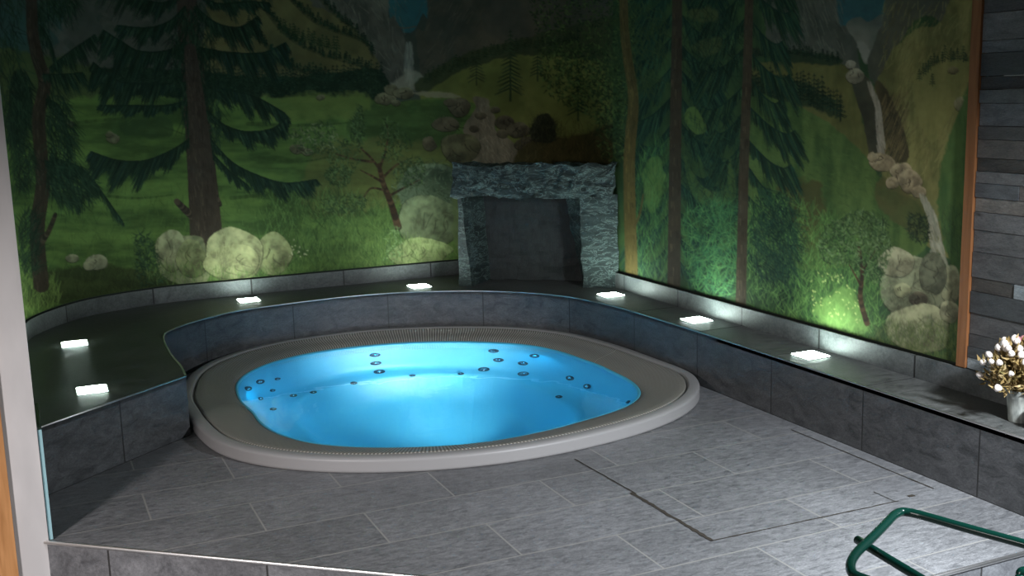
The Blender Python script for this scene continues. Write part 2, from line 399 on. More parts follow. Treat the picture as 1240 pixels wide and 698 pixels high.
def rock(cx, cy, rx, ry, col, tilt=0, n=None):
    j = np.random.default_rng(int(cx * 7 + cy)); k = 9 if rx > 12 else 7
    pts = [(cx + rx * math.cos(a) * (1 + .10 * j.normal()), cy + ry * math.sin(a) * (1 + .07 * j.normal())) for a in np.linspace(0, 2 * math.pi, k + 1)[:-1] + j.random() * .5]
    c = np.array(col, float); fill([(x, y + .8) for x, y in pts], c * .35, c * .4, .7, 1, alpha=.8); fill([(cx + (x - cx) * .97, cy + (y - cy) * .97) for x, y in pts], c * .78, c * 1.1, .7, 1, grad=(1.45, .5))
    P = np.array(crom(pts, 4, True)); sh_ = [(cx + (x - cx) * .9, cy + (y - cy) * .9) for x, y in pts]
    fill([(cx + rx * .15, cy - ry * .5), (cx + rx * .8, cy - ry * .25), (cx + rx * .85, cy + ry * .6), (cx + rx * .1, cy + ry * .85), (cx + rx * .3, cy + ry * .2)], c * .55, c * .75, 2, 1, alpha=.4)
    for x, y in inpoly(sh_, int(rx * ry / 3) + 3):
        u = (x - cx) / rx; v = (y - cy) / ry; sh = 1.1 - .5 * v - .3 * u; a = R(-50 + j.normal() * 25 + 80 * u); l = min(1.5 + rx * .08, 4)
        stroke(x, y, x + math.cos(a) * l, y + math.sin(a) * l, .7, lin(c) * max(.2, sh) * (.7 + .6 * rng.random()), .35)
    if rx > 9:
        for q in range(2 + int(rx / 12)):
            x, y = cx + (j.random() - .5) * rx, cy + (j.random() - .6) * ry; line([(x, y), (x + rx * .12 * j.normal(), y + ry * .25), (x + rx * .3 * j.normal(), y + ry * .5)], .9, [c * .45], .6)
G = [(40, 66, 26), (52, 80, 30), (34, 58, 26), (60, 88, 34)]
DG = [(13, 30, 22), (18, 40, 27), (10, 24, 19), (24, 48, 34)]
BG = [(14, 40, 33), (18, 50, 38), (10, 30, 28), (26, 60, 44)]
LG = [(70, 96, 40), (84, 112, 50), (58, 84, 36)]
T_ = -255
# --- back wall: sky and massifs
fill([(-60, T_), (740, T_), (740, 240), (-60, 240)], (38, 50, 46), (48, 58, 52), 1, 0, smooth=False)
fill([(-60, T_), (110, T_), (95, 20), (60, 60), (-60, 70)], (28, 62, 62), (34, 56, 54), 8)
fill([(90, T_), (330, T_), (300, 0), (330, 60), (210, 100), (110, 80), (60, 70), (80, 10)], (42, 52, 48), (56, 62, 58), 4, 0)
for a in [((100, -10), (150, 60)), ((150, -20), (185, 50)), ((120, 20), (160, 80)), ((60, 30), (120, 100))]: line([a[0], ((a[0][0] + a[1][0]) / 2 + 5, (a[0][1] + a[1][1]) / 2), a[1]], 9, [(34, 46, 42), (60, 66, 60)], .35)
fill([(470, T_), (540, T_), (523, 0), (512, 16), (503, 34), (494, 40), (480, 34), (470, 0)], (20, 74, 82), (26, 66, 70), 1)
fill([(330, T_), (478, T_), (470, -5), (478, 20), (490, 48), (488, 105), (440, 110), (400, 60), (370, 0)], (48, 54, 50), (74, 78, 70), 2, 0)
fill([(512, T_), (760, T_), (770, 90), (640, 70), (560, 75), (515, 105), (506, 60), (505, 36), (518, 12)], (46, 52, 46), (64, 64, 54), 2, 0)
for k in range(420):
    x = 385 + rng.random() * 105; y = -60 + rng.random() * 165; stroke(x, y, x + rng.normal() * 3 + 4, y + 6 + rng.random() * 9, 1, pick([(38, 46, 44), (86, 90, 80), (60, 64, 58)], .2), .4)
for k in range(420):
    x = 510 + rng.random() * 190; y = -70 + rng.random() * 150; stroke(x, y, x - 3 - rng.random() * 6, y + 6 + rng.random() * 9, 1, pick([(36, 42, 38), (74, 76, 62), (54, 56, 46)], .2), .4)
fill([(600, -20), (680, -90), (740, -40), (745, 60), (660, 70), (590, 40)], (44, 50, 46), (58, 60, 52), 6)
# olive slopes at the left of the gorge
fill([(250, T_), (350, T_), (370, -20), (395, 10), (430, 35), (450, 62), (452, 90), (330, 110), (240, 90), (250, 20)], (58, 62, 36), (76, 78, 46), 3, 0)
for p in ([(318, 5), (345, 40), (380, 62), (450, 84)], [(350, -5), (385, 28), (440, 50), (452, 70)], [(300, 30), (330, 62), (360, 84), (400, 92)], [(375, -20), (400, 12), (432, 38)]):
    line(p, 7, [(44, 50, 30), (38, 46, 28)], .5, 3); treeline(p, 11, DG, 4)
treeline([(340, 38), (370, 52), (410, 62)], 16, [(24, 44, 26), (18, 36, 22)], 4)
# waterfall, mist
for k in range(170):
    x = 490 + rng.random() * 9; y = 50 + rng.random() * 38; stroke(x, y, x + (x - 494) * .35 + rng.normal() * .6, y + 10 + rng.random() * 9, 1.1, pick([(100, 110, 104), (80, 90, 86), (62, 72, 70)], .2), .5)
fill([(488, 88), (505, 86), (518, 106), (470, 108)], (104, 110, 98), (84, 92, 84), 5, alpha=.6)
line([(480, 32), (490, 34), (503, 32)], 1.6, [(60, 62, 52)], .8)
# forest band and right slope
fill([(90, 84), (210, 84), (330, 94), (400, 88), (455, 82), (472, 100), (470, 120), (400, 124), (90, 124)], (14, 32, 23), (20, 42, 28), 3, 1)
treeline([(60, 108), (200, 104), (340, 104), (400, 100), (465, 98)], 24, DG, 3.2); treeline([(240, 118), (350, 120), (470, 118)], 22, DG, 3.4)
fill([(508, 106), (540, 78), (600, 62), (680, 52), (760, 50), (765, 210), (540, 210), (520, 150)], (62, 74, 30), (82, 92, 40), 3, 0)
fill([(505, 100), (560, 66), (640, 44), (760, 20), (765, 74), (640, 66), (560, 86), (515, 112)], (34, 46, 28), (44, 54, 34), 3)
treeline([(515, 100), (560, 80), (620, 62), (700, 50)], 14, [(30, 46, 28), (22, 38, 24)], 4)
# meadow
fill([(-60, 118), (100, 112), (250, 120), (400, 116), (470, 122), (560, 120), (600, 150), (590, 200), (560, 230), (560, 350), (300, 350), (-60, 420)], (36, 60, 25), (62, 92, 36), 3, 2)
fill([(-60, 60), (60, 66), (110, 80), (130, 110), (60, 122), (-60, 120)], (38, 56, 28), (50, 66, 34), 6, 2)
fill([(440, 128), (540, 124), (560, 150), (520, 172), (430, 165)], (30, 52, 24), (36, 60, 27), 8, 2, alpha=.8)
fill([(320, 118), (440, 114), (430, 140), (330, 144)], (62, 84, 34), (70, 88, 36), 8, 2, alpha=.7)
fill([(390, 175), (540, 178), (545, 230), (380, 260)], (58, 66, 30), (66, 74, 34), 9, 2, alpha=.7)
for p in ([(80, 150), (160, 145), (230, 165)], [(60, 200), (130, 205), (220, 190)], [(300, 150), (370, 152), (430, 148)], [(310, 190), (360, 196), (400, 190)], [(90, 232), (160, 240), (210, 236)], [(280, 240), (340, 236), (400, 244)]): line(p, 5, [(30, 50, 22), (34, 56, 24)], .5, 1.5)
fill([(150, 148), (200, 144), (205, 166), (150, 162)], (24, 44, 24), (30, 52, 26), 4, alpha=.8)
blades([(-40, 130), (560, 128), (560, 250), (-40, 290)], 1500, 6, G, 0, 20, .9, .28)
blades([(-40, 250), (560, 240), (560, 350), (-40, 400)], 2600, 10, G + [(30, 52, 24)], -90, 28, .9, .5)
# dark ground at the left, bright grass at the edge
fill([(60, 330), (120, 322), (190, 330), (240, 345), (150, 356), (60, 372), (30, 365)], (30, 40, 20), (36, 46, 22), 6, 2, alpha=.8)
blades([(60, 335), (200, 330), (240, 348), (60, 372)], 500, 9, [(30, 44, 20), (48, 60, 28), (24, 34, 18)], -90, 30)
blades([(15, 335), (66, 340), (66, 375), (15, 392)], 380, 12, LG, -90, 22)
blades([(330, 245), (460, 250), (500, 330), (335, 338)], 1700, 16, [(36, 62, 28), (50, 80, 36), (64, 96, 44), (28, 50, 24)], -90, 30, .9, .6)
# far and near boulders, stream
for a in [(84, 150, 6, 4), (137, 168, 9, 6), (132, 163, 5, 4), (388, 118, 5, 3.5), (372, 184, 7, 5), (360, 180, 10, 6), (466, 120, 13, 8), (474, 108, 8, 6), (490, 113, 13, 7), (480, 125, 6, 4)]: rock(*a, (72, 76, 58))
fill([(500, 112), (540, 112), (558, 118), (520, 118)], (96, 98, 84), None, 2, alpha=.7)
fill([(572, 118), (590, 120), (592, 130), (600, 142), (600, 158), (618, 170), (645, 192), (640, 199), (575, 199), (578, 172), (560, 160), (570, 140), (576, 130)], (66, 66, 56), (88, 86, 74), 1.2, 3)
blades([(578, 125), (590, 125), (598, 155), (625, 190), (585, 195)], 420, 7, [(104, 102, 90), (74, 74, 64), (56, 58, 50)], 70, 25, .9, .45)
for a in [(557, 130, 14, 12), (545, 124, 8, 5), (540, 150, 18, 9), (520, 174, 9, 9), (582, 140, 7, 4), (574, 156, 6, 4), (612, 148, 12, 9), (628, 158, 14, 10), (608, 162, 7, 5), (640, 174, 16, 9), (600, 133, 6, 4)]: rock(*a, (60, 60, 48))
rock(557, 179, 26, 18, (60, 64, 46))
fill([(640, 172), (700, 164), (760, 150), (765, 240), (630, 205)], (40, 42, 20), (54, 52, 26), 4)
blades([(640, 160), (760, 150), (760, 205), (640, 205)], 700, 7, [(46, 46, 22), (26, 30, 16), (66, 62, 32)], -90, 30)
fill([(645, 150), (655, 138), (668, 142), (674, 160), (668, 172), (644, 170)], (22, 28, 20), (30, 36, 24), 2)
blades([(645, 145), (672, 145), (674, 172), (642, 172)], 200, 7, [(20, 26, 18), (44, 50, 32)], -90, 40)
conifer(577, 103, 42, [(28, 40, 26), (40, 52, 32)], .28, 10); conifer(618, 122, 86, [(22, 38, 24), (34, 52, 32)], .2, 16); conifer(651, 98, 54, [(26, 42, 26), (36, 56, 34)], .17, 12); conifer(700, 146, 70, [(24, 40, 24), (34, 52, 30)], .2, 13)
leaves([(350, 158), (400, 150), (408, 180), (370, 188)], 240, [(40, 62, 36), (26, 46, 26), (80, 92, 66)], 5)
# rocks behind the little tree
rock(520, 216, 36, 20, (58, 74, 58)); fill([(482, 225), (520, 205), (556, 214), (560, 262), (500, 262)], (40, 56, 44), (64, 82, 62), 3)
leaves([(478, 205), (545, 198), (556, 235), (486, 262)], 380, [(28, 48, 34), (70, 92, 70), (44, 66, 48)], 6, 1.3, .6)
rock(522, 268, 38, 34, (76, 92, 66)); fill([(548, 240), (562, 236), (562, 300), (550, 295)], (60, 76, 48), (70, 88, 52), 3, alpha=.7); rock(508, 308, 38, 20, (100, 118, 74))
blades([(440, 290), (556, 300), (556, 330), (440, 334)], 500, 9, [(44, 70, 32), (74, 100, 48)], -90, 25)
# little tree
BR = [(44, 34, 24), (56, 44, 30), (34, 28, 22)]
line([(482, 275), (474, 248), (464, 222), (459, 200)], 9, BR, 1, 5)
for p in ([(460, 205), (448, 190), (436, 178), (430, 160)], [(460, 203), (466, 186), (470, 165), (468, 150)], [(470, 232), (450, 228), (440, 240)], [(464, 215), (480, 200), (498, 192)], [(462, 220), (448, 212), (436, 206)], [(474, 236), (492, 226), (508, 218)], [(450, 196), (425, 192), (405, 186)]): line(p, 3.4, BR, .9, 1)
for p in ([(398, 190), (425, 160), (440, 176), (432, 205), (405, 215)], [(425, 165), (432, 128), (440, 135), (440, 170)], [(455, 170), (468, 142), (480, 150), (500, 178), (480, 195), (462, 190)], [(395, 205), (425, 205), (420, 225), (398, 222)], [(480, 200), (512, 190), (512, 220), (485, 226)], [(395, 240), (440, 236), (438, 255), (400, 258)]):
    leaves(p, 170, [(34, 56, 30), (22, 42, 24), (52, 76, 42)], 5, 1.8)
leaves([(468, 285), (482, 272), (486, 310), (466, 316)], 90, [(52, 80, 46), (80, 110, 66)], 4)
# left tree
LT = [(36, 33, 27), (50, 44, 36), (26, 26, 22)]
for p in ([(-40, -60), (20, -60), (24, 60), (30, 150), (5, 175), (-40, 170)], [(45, -60), (90, -60), (92, 10), (60, 20), (50, 60), (45, 60)], [(14, 90), (34, 90), (36, 150), (12, 165)]): blades(p, 900, 16, DG, 80, 25, 1.5, .7)
trunk([(38, -260), (38, 0), (43, 60), (54, 100), (47, 140), (50, 190), (52, 225), (45, 280), (50, 345)], 13, 19, LT)
line([(50, 98), (66, 78), (90, 62), (112, 44)], 5, LT, 1, 1.5)
for p in ([(60, 82), (85, 62), (115, 42)], [(52, 90), (75, 90), (100, 88)], [(48, 30), (60, 48), (66, 70)], [(60, 190), (90, 200), (110, 215), (148, 268)], [(55, 195), (80, 205), (95, 250)], [(56, 120), (72, 130), (84, 170)]): bough(p, 22, DG, 5)
blades([(58, 110), (80, 120), (92, 185), (60, 195)], 420, 16, DG, 70, 25, 1.5, .7); blades([(60, 195), (100, 200), (112, 230), (92, 245), (60, 235)], 500, 15, DG, 60, 25, 1.6, .75)
blades([(16, 170), (40, 175), (40, 215), (18, 225)], 300, 14, DG, 80, 30, 1.4, .6); blades([(24, 265), (44, 262), (46, 330), (26, 330)], 300, 13, DG, -70, 30, 1.3, .7)
line([(52, 292), (60, 278), (67, 260)], 7, LT, 1, 5)
# big spruce
BT = [(42, 38, 33), (56, 50, 42), (32, 30, 27)]
trunk([(222, -260), (226, 0), (234, 90), (241, 170), (246, 230), (250, 290)], 20, 40, BT)
line([(236, 264), (226, 256), (214, 244)], 10, BT, 1, 7); line([(266, 248), (262, 236), (260, 226)], 6, BT, 1, 3)
for k, (sx, yy, L, sg, hg) in enumerate([(222, -150, 60, 16, 26), (222, -118, 74, 18, 30), (223, -80, 84, 20, 32), (224, -40, 96, 22, 34)]):
    bough([(sx, yy), (sx - L * .5, yy + sg), (sx - L, yy + sg * .4)], hg, DG, 6); bough([(sx + 4, yy), (sx + L * .5, yy + sg), (sx + L, yy + sg * .4)], hg, DG, 6)
LB = [([(222, -12), (195, 4), (158, -8)], 24), ([(224, 8), (205, 26), (178, 34), (142, 31)], 26), ([(226, 52), (200, 62), (168, 62), (146, 50), (125, 37)], 42), ([(228, 100), (190, 102), (150, 100), (130, 90), (113, 76)], 38), ([(236, 120), (200, 128), (160, 128), (120, 128)], 16), ([(240, 160), (212, 180), (175, 195), (140, 194), (110, 184)], 38)]
RB = [([(234, -14), (262, 4), (300, 2), (326, 4)], 16), ([(236, 8), (262, 28), (290, 33), (312, 20)], 34), ([(242, 58), (280, 64), (318, 64), (346, 52)], 38), ([(246, 104), (280, 110), (310, 118), (344, 137)], 34), ([(250, 134), (272, 152), (300, 160), (330, 156), (348, 142)], 24), ([(254, 168), (280, 196), (310, 212), (345, 222), (383, 218)], 26), ([(256, 185), (275, 205), (300, 225)], 18)]
for p, h in LB + RB: bough(p, h * .75, DG + [(14, 34, 30)], 7, .2, 2.2)
blades([(224, 10), (250, 10), (268, 120), (262, 180), (236, 180), (214, 110), (205, 50)], 900, 16, DG, 90, 25, 2, .6)
trunk([(230, 60), (236, 110), (242, 170), (247, 230), (251, 290)], 14, 36, BT)
# boulders under the spruce
fill([(188, 300), (196, 285), (206, 279), (222, 286), (246, 290), (250, 342), (200, 338)], (70, 80, 58), (96, 104, 76), 1.5, 1)
rock(208, 303, 19, 25, (96, 104, 78)); rock(232, 312, 20, 24, (82, 92, 60)); rock(330, 309, 22, 26, (94, 104, 70)); rock(283, 308, 38, 35, (112, 120, 86)); rock(282, 318, 34, 22, (112, 120, 84))
leaves([(162, 290), (180, 284), (196, 320), (200, 342), (170, 345)], 260, [(20, 40, 26), (30, 54, 34)], 7, 1.8)
blades([(195, 322), (300, 328), (350, 325), (350, 342), (190, 346)], 420, 8, [(44, 70, 32), (70, 94, 44)], -90, 25)
for a in [(87, 313, 9, 5), (117, 318, 14, 9), (107, 322, 8, 5)]: rock(*a, (92, 98, 78))
leaves([(352, 292), (372, 292), (372, 310), (352, 312)], 14, [(150, 156, 130)], 2, 1.4)
# --- right wall
fill([(742, T_), (1200, T_), (1200, 460), (742, 460)], (26, 52, 32), (40, 68, 36), 1, 3, smooth=False)
fill([(930, T_), (1080, T_), (1040, 60), (1060, 100), (1030, 80), (1000, 75), (930, 60)], (50, 60, 54), (70, 76, 68), 3, 0)
fill([(1000, T_), (1110, T_), (1078, 0), (1062, 22), (1025, 32), (1012, 0)], (24, 80, 88), (30, 68, 72), 2)
fill([(1024, 30), (1040, 20), (1052, 26), (1070, 18), (1062, 60), (1048, 78), (1036, 50)], (84, 92, 84), (60, 72, 66), 1)
fill([(1036, 50), (1053, 56), (1048, 74)], (96, 104, 98), None, 3)
fill([(1078, T_), (1250, T_), (1200, 60), (1130, 20), (1100, 35), (1075, 90), (1060, 100), (1050, 80), (1062, 40), (1072, 0)], (48, 56, 50), (62, 68, 56), 2, 0)
for k in range(500):
    x = 935 + rng.random() * 85; y = -60 + rng.random() * 130; stroke(x, y, x + 3 + rng.random() * 5, y + 8 + rng.random() * 10, 1.1, pick([(40, 50, 46), (84, 90, 80), (60, 68, 62)], .2), .4)
fill([(1180, T_), (1250, T_), (1250, 330), (1180, 330), (1085, 260), (1060, 140), (1062, 100), (1082, 60), (1110, 35), (1150, 0)], (70, 76, 40), (94, 98, 52), 2, 3)
for k in range(900):
    x, y = 1070 + rng.random() * 115, rng.random() * 210; stroke(x, y, x - 8 * rng.random(), y + 12 * rng.random() + 4, 1, pick([(60, 66, 34), (104, 106, 58), (80, 78, 46)], .2), .4)
fill([(1108, 90), (1140, 78), (1170, 72), (1176, 90), (1140, 160), (1125, 170), (1108, 130)], (84, 90, 46), (94, 98, 50), 2, 3, alpha=.8)
treeline([(1114, 96), (1130, 80), (1150, 72), (1172, 74)], 17, [(26, 44, 28), (34, 52, 32)], 5); conifer(1129, 104, 15, [(30, 44, 26)], .2, 5)
rock(1163, 126, 9, 8, (88, 90, 66)); rock(1154, 85, 7, 4, (74, 72, 48))
fill([(1178, 110), (1176, 330), (1150, 320), (1135, 235), (1150, 165), (1165, 130)], (38, 66, 32), (52, 80, 38), 4, 3)
fill([(905, 84), (960, 72), (1010, 76), (1034, 92), (1046, 150), (1056, 190), (1000, 190), (940, 140)], (58, 66, 30), (74, 78, 38), 3, 3)
fill([(900, 60), (930, 58), (1000, 66), (1020, 74), (1000, 78), (940, 74)], (26, 42, 28), (32, 50, 32), 3)
treeline([(905, 72), (960, 66), (1018, 76)], 12, DG, 4)
fill([(905, 95), (945, 94), (985, 106), (1014, 128), (1008, 140), (975, 130), (940, 124)], (18, 38, 24), (26, 46, 28), 5, alpha=.85)
treeline([(908, 112), (950, 112), (990, 120), (1020, 148)], 28, DG, 3.4); treeline([(912, 124), (960, 122), (1000, 134)], 24, DG, 3.6)
fill([(905, 130), (945, 122), (990, 140), (1040, 180), (1075, 225), (1115, 250), (1120, 300), (1060, 320), (910, 310)], (40, 66, 30), (58, 84, 38), 2, 3)
blades([(910, 135), (990, 145), (1070, 225), (1110, 260), (1060, 310), (915, 310)], 1300, 8, [(40, 66, 32), (60, 88, 40), (34, 56, 28)], 30, 25, 1, .35)
fill([(940, 225), (985, 220), (1000, 250), (985, 300), (950, 290)], (50, 48, 24), (56, 60, 28), 8, alpha=.8)
fill([(1070, 215), (1120, 250), (1120, 290), (1085, 270), (1060, 240)], (62, 58, 32), (52, 62, 32), 4, alpha=.8)
# gorge with the stream
fill([(1028, 82), (1042, 86), (1056, 104), (1064, 140), (1070, 190), (1055, 196), (1046, 150), (1034, 110)], (52, 56, 44), (38, 42, 34), 1.5)
fill([(1060, 100), (1075, 110), (1092, 150), (1100, 190), (1080, 195), (1068, 150)], (60, 58, 36), (46, 46, 30), 2)
for k in range(300):
    x, y = 1072 + rng.random() * 30, 110 + rng.random() * 80; stroke(x, y, x - 5, y + 12, 1, pick([(40, 40, 28), (88, 82, 52)], .2), .45)
rock(1030, 78, 6, 5, (105, 108, 96)); rock(1036, 92, 11, 9, (96, 98, 82))
for k in range(330):
    s = rng.random(); x = np.interp(s, [0, .3, 1], [1052, 1062, 1067]) + (rng.random() - .5) * (5 + 5 * s); y = 98 + s * 84; stroke(x, y, x + 1.5, y + 8, 1.2, pick([(120, 120, 108), (92, 94, 84), (108, 106, 94)], .2), .5)
for a in [(1068, 196, 15, 12), (1092, 208, 14, 11), (1080, 222, 9, 7), (1102, 220, 14, 14), (1056, 190, 6, 6), (1112, 232, 9, 8)]: rock(*a, (110, 104, 80))
for k in range(420):
    s = rng.random(); x = np.interp(s, [0, .3, 1], [1116, 1128, 1137]) + (rng.random() - .5) * (6 + 14 * s); y = 234 + s * 84; stroke(x, y, x + 2, y + 9, 1.2, pick([(116, 122, 108), (84, 94, 80), (102, 106, 94)], .2), .5)
leaves([(1100, 262), (1122, 262), (1124, 292), (1104, 292)], 160, [(18, 32, 24), (26, 42, 30)], 6, 1.8)
# big rocks lower right
rock(1108, 345, 44, 40, (88, 98, 76)); rock(1085, 318, 22, 18, (110, 116, 92)); rock(1152, 345, 14, 26, (94, 102, 78)); rock(1130, 330, 16, 28, (70, 78, 62)); rock(1092, 352, 10, 9, (104, 112, 84)); rock(1112, 362, 12, 9, (60, 60, 48))
rock(1112, 398, 40, 29, (100, 108, 82)); rock(1150, 378, 12, 14, (92, 98, 76))
blades([(1060, 395), (1170, 400), (1168, 445), (1065, 425)], 900, 11, [(54, 74, 36), (72, 90, 46), (40, 58, 30)], -90, 30); blades([(1140, 250), (1168, 250), (1165, 300), (1145, 300)], 160, 12, [(40, 66, 34), (30, 50, 30)], 80, 20)
# spruces of the right wall
for x0, ys, L, hg in ((818, range(-200, 330, 34), 46, 34), (906, range(-200, 340, 36), 48, 34)):
    for y in ys:
        for s in (-1, 1):
            l = L * (.8 + .4 * rng.random()); yy = y + rng.random() * 12
            bough([(x0, yy), (x0 + s * l * .45, yy + 24), (x0 + s * l * .8, yy + 34), (x0 + s * l, yy + 30)], hg, BG if x0 < 860 else BG[:2] + DG[:2] + [(34, 62, 36)], 7, .25, 2)
for x0, y0, x1, y1 in ((832, 12, 866, 14), (838, 55, 868, 52)):
    fill([(x0, y0), (x1, y1 - 6), (x1 + 2, y1 + 8), ((x0 + x1) / 2, max(y0, y1) + 14)], (54, 70, 36), (64, 78, 38), 5, 3, alpha=.6)
blades([(830, 10), (890, 10), (890, 90), (830, 90)], 260, 14, DG, 80, 30, 1.4, .5)
fill([(828, 140), (842, 130), (856, 155), (848, 162), (836, 158)], (56, 84, 36), None, 2); fill([(828, 185), (850, 225), (872, 232), (880, 222), (884, 190), (890, 240), (860, 250), (838, 236)], (44, 72, 34), (54, 80, 38), 2, 3, alpha=.8); blades([(826, 140), (895, 140), (895, 250), (826, 250)], 420, 13, BG, 75, 35, 1.3, .5)
fill([(778, 205), (800, 190), (804, 230), (790, 260), (782, 240)], (50, 82, 36), (60, 92, 42), 3)
blades([(830, 255), (895, 255), (895, 355), (835, 345)], 1200, 12, [(30, 84, 52), (44, 96, 50), (20, 62, 44), (60, 110, 56)], -60, 50, 1.1, .5)
blades([(775, 190), (812, 190), (812, 345), (772, 335)], 800, 12, [(40, 80, 40), (54, 96, 46), (26, 58, 36)], -90, 20, 1.1, .5)
blades([(915, 240), (1040, 290), (1060, 410), (910, 370)], 2600, 13, [(44, 84, 36), (60, 104, 44), (30, 62, 34), (76, 120, 54)], -85, 32, 1, .55)
blades([(915, 230), (960, 250), (960, 330), (912, 330)], 800, 16, BG, 60, 40, 1.3, .55)
fill([(985, 375), (1030, 350), (1050, 400), (1000, 395)], (70, 112, 44), (84, 124, 54), 8, alpha=.5); leaves([(985, 330), (1035, 340), (1045, 390), (985, 380)], 60, [(150, 170, 96)], 2.2, 1.4)
# deciduous foliage before the corner
for p, n in (([(640, -60), (740, -80), (770, 20), (760, 110), (700, 110), (650, 40)], 1500), ([(655, 60), (700, 50), (750, 80), (752, 190), (728, 150), (690, 130), (660, 110)], 900), ([(722, 95), (762, 95), (764, 195), (726, 185)], 420)): leaves(p, n, [(38, 60, 28), (26, 44, 24), (54, 78, 36), (18, 34, 20)], 5, 2.2)
OT = [(46, 42, 34), (60, 54, 42), (34, 32, 28)]
trunk([(820, -260), (820, 0), (818, 160), (816, 345)], 10, 16, OT)
trunk([(908, -260), (907, 0), (901, 200), (897, 370)], 9, 13, [(50, 45, 35), (64, 58, 46), (38, 35, 28)])
trunk([(752, -260), (755, 0), (760, 70), (767, 120), (762, 200), (765, 335)], 9, 15, [(66, 60, 28), (84, 74, 36), (50, 48, 24)])
line([(768, 275), (775, 258), (779, 235)], 3, [(60, 54, 28)], .9, 1.5)
blades([(735, 10), (800, 10), (800, 100), (770, 110), (735, 90)], 500, 12, [(30, 52, 28), (40, 62, 32)], 80, 30, 1.6, .5); trunk([(752, -260), (755, 0), (760, 70), (767, 120), (763, 160)], 9, 12, [(60, 56, 28), (74, 66, 34), (46, 46, 24)])
# bushy tree at the lower right
line([(1050, 392), (1042, 362), (1044, 330), (1040, 300)], 7, BR, 1, 4); line([(1044, 330), (1062, 300)], 3, BR, 1, 1); line([(1042, 345), (1028, 320)], 3, BR, 1, 1)
leaves([(992, 290), (1010, 268), (1045, 255), (1075, 272), (1078, 310), (1060, 345), (1030, 320), (1000, 320)], 1100, [(34, 58, 32), (48, 76, 42), (22, 42, 26), (72, 98, 62)], 6, 1.7)
lum = cv @ np.array([.3, .6, .1], np.float32); cv = cv * .82 + lum[..., None] * np.array([.2, .18, .17], np.float32)
hi = np.clip(lum / .16, 1, 9)[..., None]; cv = cv / hi ** .35 * np.array([1.16, 1.02, .9], np.float32)
K = 2.1
cv = np.clip(cv * (.82 + .36 * NB[1][..., None]) * K, .002, .8)


def px(P):
    d = P - np.array([0, 0, H]); z = d @ CF; return 620 + F * (d @ CR) / z, 349 - F * (d @ CU) / z


def muralmesh(name, path, z0, z1, rowpx, matl):
    P = np.array(path); s = arclen(P); D = np.linspace(0, s[-1], 6000); X = np.interp(D, s, P[:, 0]); Y = np.interp(D, s, P[:, 1])
    u, v = px(np.c_[X, Y, np.full_like(X, .8)]); acc = np.r_[0, np.cumsum(np.hypot(np.diff(u), np.diff(v)) + .05 * (D[1] - D[0]) * 100)]
    q = np.linspace(0, acc[-1], int(acc[-1] / 1.1)); X = np.interp(q, acc, X); Y = np.interp(q, acc, Y)
    Z = np.r_[np.linspace(z0, z1 * .9, rowpx)]; nz, nx_ = len(Z), len(X)
    V = np.stack([np.tile(X, nz), np.tile(Y, nz), np.repeat(Z, nx_)], 1)
    me = bpy.data.meshes.new(name); me.vertices.add(len(V)); me.vertices.foreach_set('co', V.astype(np.float32).ravel())
    i = (np.arange(nz - 1)[:, None] * nx_ + np.arange(nx_ - 1)[None]).ravel(); q4 = np.stack([i, i + nx_, i + nx_ + 1, i + 1], 1)
    me.loops.add(q4.size); me.loops.foreach_set('vertex_index', q4.ravel().astype(np.int32)); me.polygons.add(len(q4)); me.polygons.foreach_set('loop_start', (np.arange(len(q4)) * 4).astype(np.int32)); me.update(calc_edges=True)
    u, v = px(V); xi = np.clip((u - OX) * S - .5, 0, cv.shape[1] - 1.01); yi = np.clip((v - OY) * S - .5, 0, cv.shape[0] - 1.01); a = xi.astype(int); b = yi.astype(int); fx = (xi - a)[:, None]; fy = (yi - b)[:, None]
    c = cv[b, a] * (1 - fx) * (1 - fy) + cv[b, a + 1] * fx * (1 - fy) + cv[b + 1, a] * (1 - fx) * fy + cv[b + 1, a + 1] * fx * fy
    ca = me.color_attributes.new('paint', 'FLOAT_COLOR', 'POINT'); ca.data.foreach_set('color', np.c_[c, np.ones(len(c))].astype(np.float32).ravel())
    return link(name, me, matl)


mm = mat('mural paint', rough=.75, spec=.15); t = NT(mm); at = t.n('Attribute', attribute_name='paint'); t.l(at.outputs[0], t.b.inputs['Base Color'])
nn = t.n('TexNoise', {'Vector': t.coord(), 'Scale': 160, 'Detail': 3}).outputs[0]; t.l(t.n('Bump', {'Height': nn, 'Strength': .15, 'Distance': .002}).outputs[0], t.b.inputs['Normal'])
bp = [p for p in BACK]
mu = muralmesh('wall_mural', bp, .382, 2.6, 360, mm)
tag(mu, 'painted forest and waterfall mural on the curved back wall, with a big spruce and boulders', 'mural')
mr = muralmesh('wall_mural', [(3.36, 3.165), (3.36, 6.35)], .382, 2.6, 440, mm)
tag(mr, 'painted mural on the right wall, tall tree trunks and a stream running down a gorge', 'mural')

# skirting: back and right
SK = offs(BACK, -.012)[4:]
r1 = ribbon('baseboard_back', SK, B, .373, M['skirt'], flip=True, thick=.012); struct(r1)
r2 = ribbon('baseboard_right', [(3.348, 1.8), (3.348, 6.2)], B, .373, M['skirt'], thick=.012); struct(r2)
for l in r2.data.uv_layers[0].data: l.uv[0] -= .38 + .0

# wooden strip between mural and stone cladding
bm = bmesh.new(); box(bm, (3.335, 3.115, .378), (3.372, 3.16, 2.5)); struct(obj('trim_1', bm, M['woodtrim']))
